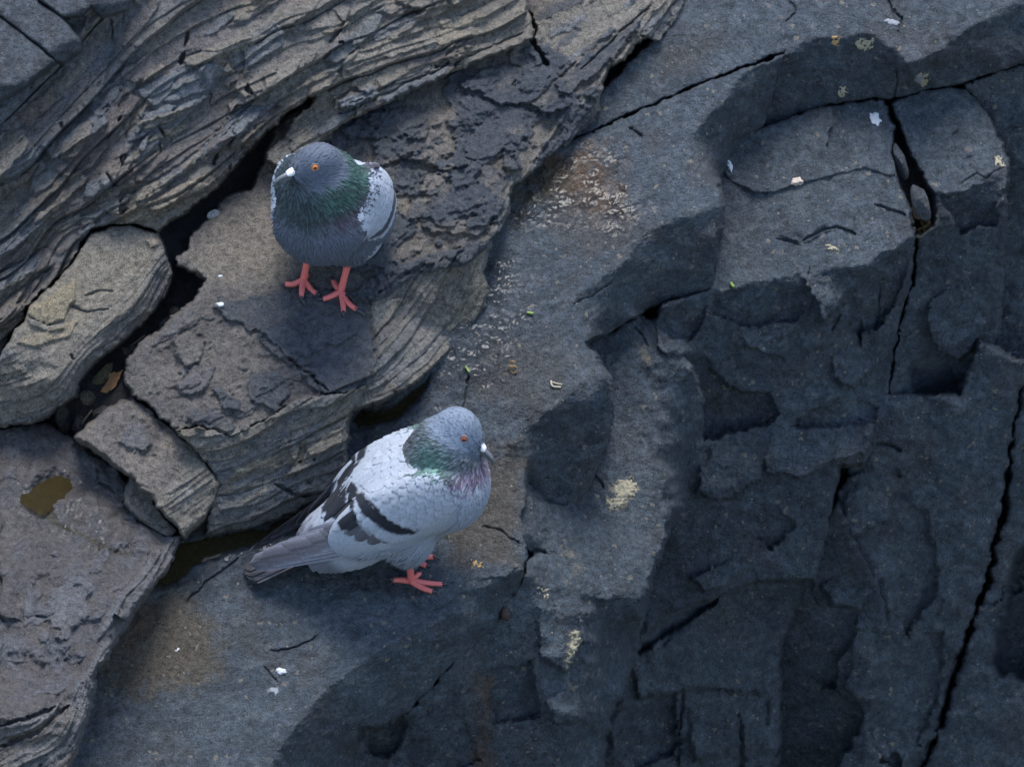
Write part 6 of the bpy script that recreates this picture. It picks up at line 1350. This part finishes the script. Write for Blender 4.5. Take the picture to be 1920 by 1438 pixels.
p2 = Bird(); p2.seed = 5; p2.pitch = math.radians(34); p2.yaw = 0.0; p2.px = (787, 1067); p2.raise_px = 6; p2.ruffle = False; p2.fat = 1.0; p2.belly = 0.0; p2.breast = 0.047; p2.neck = 0.0325; p2.collar = 0.049; p2.wingout = 0.0; p2.wdrop = 0.0; p2.Hc = np.array([0.039, 0, 0.163])
p2.head_yaw = math.radians(-22); p2.head_pitch = math.radians(-36); p2.color = col_pale
p2.wing = (0.275, 0.295, 0.33); p2.bar = (0.011, 0.013, 0.018); p2.prim = (0.105, 0.102, 0.115); p2.tail = (0.088, 0.085, 0.095); p2.iris = iris_material('eye_iris_red', (0.42, 0.075, 0.02))
p2.label = 'pale grey pigeon with two black wing bars standing side-on on the ledge'
p2.feet = [((-0.010, -0.020, 0.040), (771, 1089), [([(800, 1093), (829, 1095)], (840, 1097)), ([(790, 1101), (811, 1109)], (818, 1112)), ([(752, 1087), (737, 1087)], (726, 1084)), ([(780, 1080), (787, 1074)], (790, 1071))]),
           ((-0.010, 0.020, 0.040), (782, 1048), [([(797, 1044), (812, 1044)], (823, 1048)), ([(790, 1056), (800, 1061)], (806, 1063)), ([(768, 1046), (758, 1046)], (750, 1045))])]
p1 = Bird(); p1.seed = 9; p1.pitch = math.radians(47); p1.yaw = math.radians(-103); p1.px = (618, 545); p1.raise_px = 8; p1.ruffle = True; p1.fat = 0.95; p1.belly = 0.008; p1.breast = 0.0455; p1.neck = 0.037; p1.collar = 0.051; p1.wingout = 0.001; p1.wdrop = math.radians(-20); p1.Hc = np.array([0.036, 0, 0.168])
p1.head_yaw = math.radians(-52); p1.head_pitch = math.radians(-8); p1.color = col_dark
p1.wing = (0.30, 0.325, 0.37); p1.bar = (0.04, 0.045, 0.055); p1.prim = (0.20, 0.20, 0.22); p1.tail = (0.14, 0.14, 0.155); p1.iris = iris_material('eye_iris_orange', (0.72, 0.18, 0.02))
p1.label = 'dark slate pigeon with green neck sheen facing forward on the brown slab'
p1.feet = [((-0.008, -0.020, 0.044), (569, 525), [([(550, 533), (534, 533)], (527, 536)), ([(566, 545), (565, 558)], (571, 572)), ([(583, 543), (594, 551)], (600, 556)), ([(573, 519), (576, 515)], (578, 511))]),
           ((-0.008, 0.020, 0.044), (639, 546), [([(620, 556), (605, 561)], (596, 564)), ([(643, 568), (644, 585)], (644, 594)), ([(653, 568), (669, 581)], (683, 592)), ([(630, 536), (625, 527)], (619, 520))])]
make_pigeon(p2); make_pigeon(p1)

# ------------------------------------------------------------------ small things lying about
def grid_patch(poly, h, seed, rag=2.0, step=1.0, dome=5.0, lump=0.0, wl=9.0, holes=0.0):
    """a thin solid crust lying on the rock: (vertices, faces)"""
    p = np.asarray(poly, float); X, Y = np.meshgrid(np.arange(p[:, 0].min() - 4, p[:, 0].max() + 5, step), np.arange(p[:, 1].min() - 4, p[:, 1].max() + 5, step))
    X = X.astype(np.float32); Y = Y.astype(np.float32)
    Xj, Yj = jagged(X, Y, rag, seed, wl); sd = poly_sd(poly, Xj, Yj)
    if holes: sd = np.minimum(sd, holes * (fbm(X / 6.0, Y / 6.0, 3, seed + 5) + 0.08 + 0.03 * sd) * 10)
    prof = np.sqrt(np.clip(1 - (1 - np.clip(sd / dome, 0, 1)) ** 2, 0, 1)) * h - 3.0 * np.clip(-sd / 1.5, 0, 1)
    W = surf(X, Y) + prof + (lump * fbm(X / 5.0, Y / 5.0, 3, seed) * (sd > 0) if lump else 0)
    keep = sd > -2.0; k = keep[:-1, :-1] & keep[1:, 1:] & keep[1:, :-1] & keep[:-1, 1:]
    used = np.zeros(X.shape, bool)
    for a, b in ((0, 0), (1, 0), (0, 1), (1, 1)): used[a:a + k.shape[0], b:b + k.shape[1]] |= k
    idx = np.full(X.shape, -1); idx[used] = np.arange(used.sum())
    return unproj(X[used], Y[used], W[used]), np.stack([idx[1:, :-1][k], idx[1:, 1:][k], idx[:-1, 1:][k], idx[:-1, :-1][k]], 1)

def blob_poly(cx, cy, rx, ry, ang=0, n=14, rag=0.2, seed=0):
    r = np.random.RandomState(seed); t = np.linspace(0, 2 * math.pi, n, endpoint=False); k = 1 + rag * r.randn(n)
    x = np.cos(t) * rx * k; y = np.sin(t) * ry * k; c, s = math.cos(ang), math.sin(ang)
    return [(cx + a * c - b * s, cy + a * s + b * c) for a, b in zip(x, y)]

M_WHITE = plain('bird_lime', (0.40, 0.41, 0.42), 0.75, 0.3, 0.4, 900, 0.12)
M_LIME = plain('thin_lime', (0.18, 0.19, 0.205), 0.8, 0.2, 0.3, 700, 0.25)
for k, (px, py, rx, ry, an, lab, mt, h, rg) in enumerate([
        (527, 1258, 11, 6, 0.1, 'rounded white bird dropping on the flat dark ledge below the pale pigeon', M_WHITE, 5, 0.12), (512, 1294, 11, 7, 0.0, 'splashed grey-white bird dropping just under the rounded white one', M_LIME, 2, 0.4),
        (1640, 223, 9, 13, -0.5, 'bright white bird dropping on the big dark block beside the split', M_WHITE, 3, 0.25), (1369, 312, 4.5, 11, -0.3, 'narrow white bird dropping at the left edge of the big dark block', M_WHITE, 3, 0.2),
        (1672, 42, 14, 6, 0.2, 'pale bird dropping on the topmost slab beside its short crack', M_LIME, 3, 0.25), (1496, 341, 12, 8, 0.1, 'round cream coloured dropping on the step across the big dark block', plain('cream_crust', (0.40, 0.33, 0.27), 0.85, 0.2, 0.4, 800, 0.25), 3, 0.15),
        (412, 571, 7.5, 4.5, 0.2, 'small shiny white droplet at the torn skin edge of the brown slab', M_WHITE, 4, 0.1), (1724, 148, 7, 9, 0, 'white and tan dropping on the dark face above the split block', M_LIME, 3, 0.3),
        (413, 517, 3.5, 2.0, 0.2, 'tiny white speck of lime on the brown slab', M_WHITE, 2, 0.2), (332, 1218, 4.5, 2.0, 0.4, 'tiny white flecks of lime on the brown stained patch of the ledge', M_WHITE, 2, 0.3)]):
    V, F = grid_patch(blob_poly(px, py, rx, ry, an, 18, rg * 0.6, k + 3), h, k + 9, 1.5 if rg < 0.3 else 4.0, 1.0, 5.0, 1.2)
    tag(new_mesh('bird_dropping', V, F, mt), lab, 'dropping', 'bird droppings on the rocks')

# lichen crusts
M_LICHEN = plain('ochre_lichen', (0.33, 0.215, 0.095), 0.9, 0.15, 0.6, 700, 0.4)
M_LICHEN2 = plain('grey_lichen', (0.27, 0.235, 0.16), 0.9, 0.15, 0.6, 700, 0.35)
for k, (poly, lab, mt) in enumerate([
        ([(1150, 908), (1172, 896), (1186, 898), (1196, 912), (1190, 930), (1172, 938), (1160, 952), (1142, 956), (1138, 940), (1152, 928)], 'pale branching lichen crust on the lit outcrop right of the pale pigeon', M_LICHEN2),
        ([(1074, 1178), (1088, 1182), (1087, 1206), (1076, 1226), (1066, 1252), (1058, 1256), (1064, 1228), (1070, 1205)], 'long upright lichen streak on the lower front of the outcrop', M_LICHEN2),
        ([(1005, 1098), (1012, 1104), (1016, 1097), (1022, 1104), (1026, 1098), (1027, 1124), (1020, 1118), (1016, 1110), (1010, 1108)], 'comb-shaped lichen patch on the rock below the scooped hollow', M_LICHEN2),
        ([(882, 1052), (896, 1050), (908, 1062), (900, 1066), (886, 1060)], 'small ochre lichen patch in front of the feet of the pale pigeon', M_LICHEN),
        ([(1722, 137), (1734, 134), (1742, 148), (1738, 162), (1728, 166), (1718, 152)], 'tan lichen rosette on the dark face above the split block', M_LICHEN2),
        ([(1600, 76), (1640, 72), (1636, 92), (1620, 96), (1606, 92)], 'olive lichen stain under the rim of the top slab', M_LICHEN2),
        ([(1558, 66), (1576, 66), (1572, 88), (1560, 90)], 'small ochre lichen hanging from the rim of the top slab', M_LICHEN),
        ([(1572, 162), (1592, 168), (1582, 186), (1570, 180)], 'tan lichen patch low on the dark face under the top slab', M_LICHEN2),
        ([(1862, 290), (1880, 295), (1885, 310), (1868, 312)], 'tan lichen on the right corner of the split block', M_LICHEN2),
        ([(1545, 458), (1566, 462), (1572, 476), (1556, 472)], 'pale lichen fleck on the front of the big dark block', M_LICHEN2)]):
    V, F = grid_patch(poly, 1.4, k + 40, 5.0, 1.0, 3.0, 1.2, 7.0, 1.0)
    tag(new_mesh('lichen_patch', V, F, mt), lab, 'lichen', 'lichen on the dark rocks')

# curled ochre growth at the mouth of the split
rs0 = np.random.RandomState(3)
gp = []
for (cx, cy, R) in ((1720, 400, 13), (1735, 418, 9), (1728, 434, 7)):
    W0 = float(np.median(surf(cx + np.linspace(-10, 10, 9), cy + np.linspace(-10, 10, 9)))) + 10
    for q in range(4):
        a = np.linspace(0, 5.2, 14) + rs0.rand() * 6; rr = R * (0.95 - 0.16 * q) * (1 + 0.15 * rs0.randn(14))
        gp.append(tube(unproj(cx + rr * np.cos(a), cy + rr * np.sin(a) * 0.85, W0 + 4 * np.sin(a * 2 + q) - q * 2), [0.0011 + 0.0006 * rs0.rand() for _ in a], 6, 3))
V, F = merge(gp); tag(new_mesh('lichen_curl', V, F, M_LICHEN), 'curled ochre lichen ball at the mouth of the split beside the big block', 'lichen')

# water
M_WATER = plain('still_water', (0.010, 0.008, 0.003), 0.03, 0.12, 0.0, 60, 0.5)
_b = M_WATER.node_tree.nodes['Principled BSDF']
for _l in list(_b.inputs['Base Color'].links): M_WATER.node_tree.links.remove(_l)
_b.inputs['Base Color'].default_value = (0.22, 0.17, 0.075, 1); _b.inputs['Transmission Weight'].default_value = 0.92; _b.inputs['IOR'].default_value = 1.33; _b.inputs['Specular IOR Level'].default_value = 0.5
def water(poly, plane_f, label, seed):
    p = np.asarray(poly, float); X, Y = np.meshgrid(np.arange(p[:, 0].min() - 4, p[:, 0].max() + 5, 2.0), np.arange(p[:, 1].min() - 4, p[:, 1].max() + 5, 2.0))
    X = X.astype(np.float32); Y = Y.astype(np.float32); Xj, Yj = jagged(X, Y, 4.0, seed, 24.0); sd = poly_sd(poly, Xj, Yj)
    W = plane_f(X, Y) + 0 * X; keep = sd > -5; k = keep[:-1, :-1] & keep[1:, 1:] & keep[1:, :-1] & keep[:-1, 1:]
    used = np.zeros(X.shape, bool)
    for a, b in ((0, 0), (1, 0), (0, 1), (1, 1)): used[a:a + k.shape[0], b:b + k.shape[1]] |= k
    idx = np.full(X.shape, -1); idx[used] = np.arange(used.sum())
    o = new_mesh('water', unproj(X[used], Y[used], W[used]), np.stack([idx[1:, :-1][k], idx[1:, 1:][k], idx[:-1, 1:][k], idx[:-1, :-1][k]], 1), M_WATER)
    tag(o, label, 'puddle', kind='structure')
water(PUD, plane(GPL(90, 925) - 5 - 1.5, 0.0, 1.36, 90, 925), 'small olive brown puddle on the boulder top', 3)
def fitplane(poly, off):
    p = np.asarray(poly, float); sd = []; c = p.mean(0)
    xs, ys = np.meshgrid(np.linspace(p[:, 0].min(), p[:, 0].max(), 30), np.linspace(p[:, 1].min(), p[:, 1].max(), 30)); m = poly_sd(poly, xs.astype(np.float32), ys.astype(np.float32)) > 0
    x, y = xs[m], ys[m]; w = surf(x, y); A = np.stack([x, y, np.ones_like(x)], 1); s = np.linalg.lstsq(A, w, rcond=None)[0]
    return lambda X, Y: s[0] * X + s[1] * Y + s[2] + off
water(POOL, fitplane(POOL, 5), 'dark pool under the edge of the brown slab above the pale pigeon', 7)
water(POOL2, fitplane(POOL2, 5), 'dark pool in the groove behind the tail of the pale pigeon', 9)

# stones, leaf, twigs and seeds in the crevices
def stone(name, cx, cy, rx, ry, rz, ang, label, mat, col, seed, lift=0.5, flat=0.35, group=None, cat='stone', W0=None):
    r = np.random.RandomState(seed); bm = bmesh.new(); bmesh.ops.create_icosphere(bm, subdivisions=4, radius=1.0)
    D = np.array([v.co[:] for v in bm.verts]); F = np.array([[v.index for v in q.verts] for q in bm.faces]); bm.free()
    P = D.copy()
    for _ in range(9):                      # knock flat faces on it
        n = r.randn(3); n /= np.linalg.norm(n); d = P @ n; lim = r.uniform(0.55, 0.85); P -= np.maximum(d - lim, 0)[:, None] * n
    P *= (1 + 0.05 * fbm(D[:, 0] * 3 + seed, D[:, 1] * 3 + D[:, 2] * 2, 4, seed))[:, None]
    ca, sa = math.cos(ang), math.sin(ang)
    x = P[:, 0] * rx; y = P[:, 1] * ry
    Wc = float(surf(cx, cy)) if W0 is None else W0
    V = unproj(cx + x * ca - y * sa, cy + x * sa + y * ca, Wc + rz * (lift + P[:, 2]))
    c = np.tile(np.array([[*col, 0.5]]), (len(V), 1)); c[:, :3] *= (1 + 0.25 * fbm(D[:, 0] * 4, D[:, 1] * 4 + D[:, 2], 3, seed + 1))[:, None]
    o = new_mesh(name, V, F, mat, cols=c, wet=np.zeros(len(V))); tag(o, label, cat, group); return o
SG = 'loose stones in the crevices'
stone('stone', 118, 782, 17, 42, 22, 0.12, 'upright brown stone splinter left of the small broken block', M_SHALE, (0.11, 0.098, 0.08), 1, group=SG)
stone('stone', 103, 790, 9, 16, 12, 0.2, 'dark stone chip between the tan block and the upright splinter', M_SHALE, (0.09, 0.085, 0.08), 2, group=SG)
stone('stone', 190, 772, 24, 14, 12, -0.4, 'flat brown chip lying against the small broken block', M_SHALE, (0.10, 0.085, 0.072), 3, group=SG)
stone('stone', 165, 748, 20, 16, 12, 0.5, 'rounded crumbly stone left of the dead leaf', M_SHALE, (0.12, 0.105, 0.07), 4, group=SG)
stone('stone', 196, 700, 30, 18, 14, -0.7, 'mossy olive stone above the dead leaf', M_SHALE, (0.11, 0.10, 0.055), 5, group=SG)
stone('stone', 150, 790, 15, 26, 12, 0.5, 'thin brown chip leaning between the splinter and the small broken block', M_SHALE, (0.095, 0.08, 0.07), 6, group=SG)
stone('stone', 328, 586, 15, 11, 10, -0.4, 'round grey pebble in the gap left of the brown slab', M_SHALE, (0.12, 0.108, 0.09), 7, group=SG, cat='pebble')
stone('stone', 312, 603, 17, 7, 7, -0.5, 'thin grey pebble below the round one in the gap', M_SHALE, (0.11, 0.11, 0.108), 8, group=SG, cat='pebble')
stone('stone', 400, 402, 13, 8, 7, -0.5, 'pale grey pebble in the dark crevice left of the dark pigeon', M_SHALE, (0.24, 0.26, 0.28), 9, group=SG, cat='pebble')
stone('stone', 247, 660, 16, 14, 10, 0.3, 'small purple brown stone at the left tip of the brown slab', M_SHALE, (0.11, 0.09, 0.085), 10, group=SG)
stone('stone', 1689, 303, 13, 36, 22, -0.25, 'long dark stone jammed in the split beside the big block', M_BASALT, (0.085, 0.09, 0.10), 11, group=SG, W0=float(surf(1660, 300)) - 34)
stone('stone', 1728, 378, 20, 38, 24, -0.3, 'dark stone wedged at the lower mouth of the split', M_BASALT, (0.075, 0.08, 0.09), 12, group=SG, W0=float(surf(1700, 400)) - 22)
stone('stone', 948, 1152, 11, 17, 12, 0.2, 'rusty brown stone stuck in the joint below the ledge corner', M_BASALT, (0.10, 0.07, 0.055), 13, group=SG)
stone('stone', 600, 930, 7, 5, 4, 0.2, 'little chip under the layered shale course', M_SHALE, (0.12, 0.11, 0.09), 15, group=SG)

M_LEAF = plain('dead_leaf', (0.24, 0.125, 0.055), 0.8, 0.2, 0.3, 500, 0.35)
def leaf(poly, label, mat, W0, tiltx, tilty, curl, seed, name='leaf', cat='leaf'):
    p = np.asarray(poly, float); X, Y = np.meshgrid(np.arange(p[:, 0].min(), p[:, 0].max() + 1, 1.5), np.arange(p[:, 1].min(), p[:, 1].max() + 1, 1.5)); X = X.astype(np.float32); Y = Y.astype(np.float32)
    sd = poly_sd(poly, *jagged(X, Y, 1.5, seed, 8.0)); c = p.mean(0); W = W0 + tiltx * (X - c[0]) + tilty * (Y - c[1]) + curl * np.sin((X - c[0]) / 9.0) + 2.5 * fbm(X / 9, Y / 9, 3, seed)
    keep = sd > -0.7; k = keep[:-1, :-1] & keep[1:, 1:] & keep[1:, :-1] & keep[:-1, 1:]; used = np.zeros(X.shape, bool)
    for a, b in ((0, 0), (1, 0), (0, 1), (1, 1)): used[a:a + k.shape[0], b:b + k.shape[1]] |= k
    idx = np.full(X.shape, -1); n = used.sum(); idx[used] = np.arange(n)
    Vt = unproj(X[used], Y[used], W[used]); Vb = unproj(X[used], Y[used], W[used] - 0.8); F = np.stack([idx[1:, :-1][k], idx[1:, 1:][k], idx[:-1, 1:][k], idx[:-1, :-1][k]], 1)
    tag(new_mesh(name, np.vstack([Vt, Vb]), np.vstack([F, F[:, ::-1] + n]), mat), label, cat)
leaf([(186, 734), (198, 720), (204, 712), (203, 702), (212, 697), (222, 697), (232, 694), (226, 704), (222, 712), (218, 724), (206, 732), (200, 738)], 'dead orange brown leaf lying in the crevice', M_LEAF, float(surf(210, 715)) + 16, 0.2, 0.5, 2.0, 3)
M_TWIG = plain('dry_twig', (0.21, 0.16, 0.10), 0.85, 0.2, 0.3, 700, 0.3)
def twig(name, pts, r, label, mat, cat, h=4.0):
    P = [unproj(x, y, float(surf(x, y)) + h) for x, y in pts]; V, F = merge([tube(P, [r] * len(P), 6, 4)]); tag(new_mesh(name, V, F, mat), label, cat)
twig('twig', [(143, 815), (155, 792), (172, 770)], 0.0011, 'dry twig leaning beside the upright splinter', M_TWIG, 'twig', 14)
twig('twig', [(230, 655), (250, 645), (272, 628)], 0.0009, 'dry stem lying in the gap beside the tan block', M_TWIG, 'twig', 10)
M_GREEN = plain('green_bit', (0.17, 0.24, 0.06), 0.6, 0.3, 0.0, 600, 0.2); M_STRAW = plain('straw', (0.30, 0.26, 0.19), 0.7, 0.3, 0.1, 600, 0.2)
twig('leaf_shred', [(873, 687), (876, 692), (880, 698)], 0.0012, 'bright green leaf shred on the wet rock above the pale pigeon', M_GREEN, 'leaf bit')
twig('seed', [(988, 586), (994, 587), (1000, 588)], 0.0014, 'small green and pink seed on the dark rock near the top of the ledge', M_GREEN, 'seed')
twig('seed', [(1370, 530), (1373, 535), (1376, 538)], 0.0015, 'yellow green seed on the front rim of the big dark block', M_GREEN, 'seed')
M_STRAW2 = M_STRAW
Pa = [unproj(x, y, float(surf(x, y)) + 4) for x, y in [(1033, 714), (1036, 724), (1052, 726)]]; Pb = [unproj(x, y, float(surf(x, y)) + 4) for x, y in [(1034, 716), (1044, 719), (1054, 721)]]
V, F = merge([tube(Pa, [0.0011] * 3, 6, 4), tube(Pb, [0.0008] * 3, 6, 4)]); tag(new_mesh('straw', V, F, M_STRAW), 'pale forked straw on the rust stained rock', 'straw')
# dry catkin-like curl
M_CURL = plain('dry_curl', (0.22, 0.135, 0.065), 0.8, 0.2, 0.3, 800, 0.3); cp = []
W0 = float(surf(962, 690)) + 7
for q, (ox, oy, R) in enumerate([(960, 683, 5), (963, 693, 6)]):
    a = np.linspace(0.4, 6.0, 14); cp.append(tube(unproj(ox + R * np.cos(a), oy + R * 1.1 * np.sin(a), W0 + 2.5 * np.sin(a * 1.5 + q)), [0.0010] * 14, 6, 3))
V, F = merge(cp); tag(new_mesh('seed_pod', V, F, M_CURL), 'curled brown seed pod on the wet rock above the pale pigeon', 'seed pod')
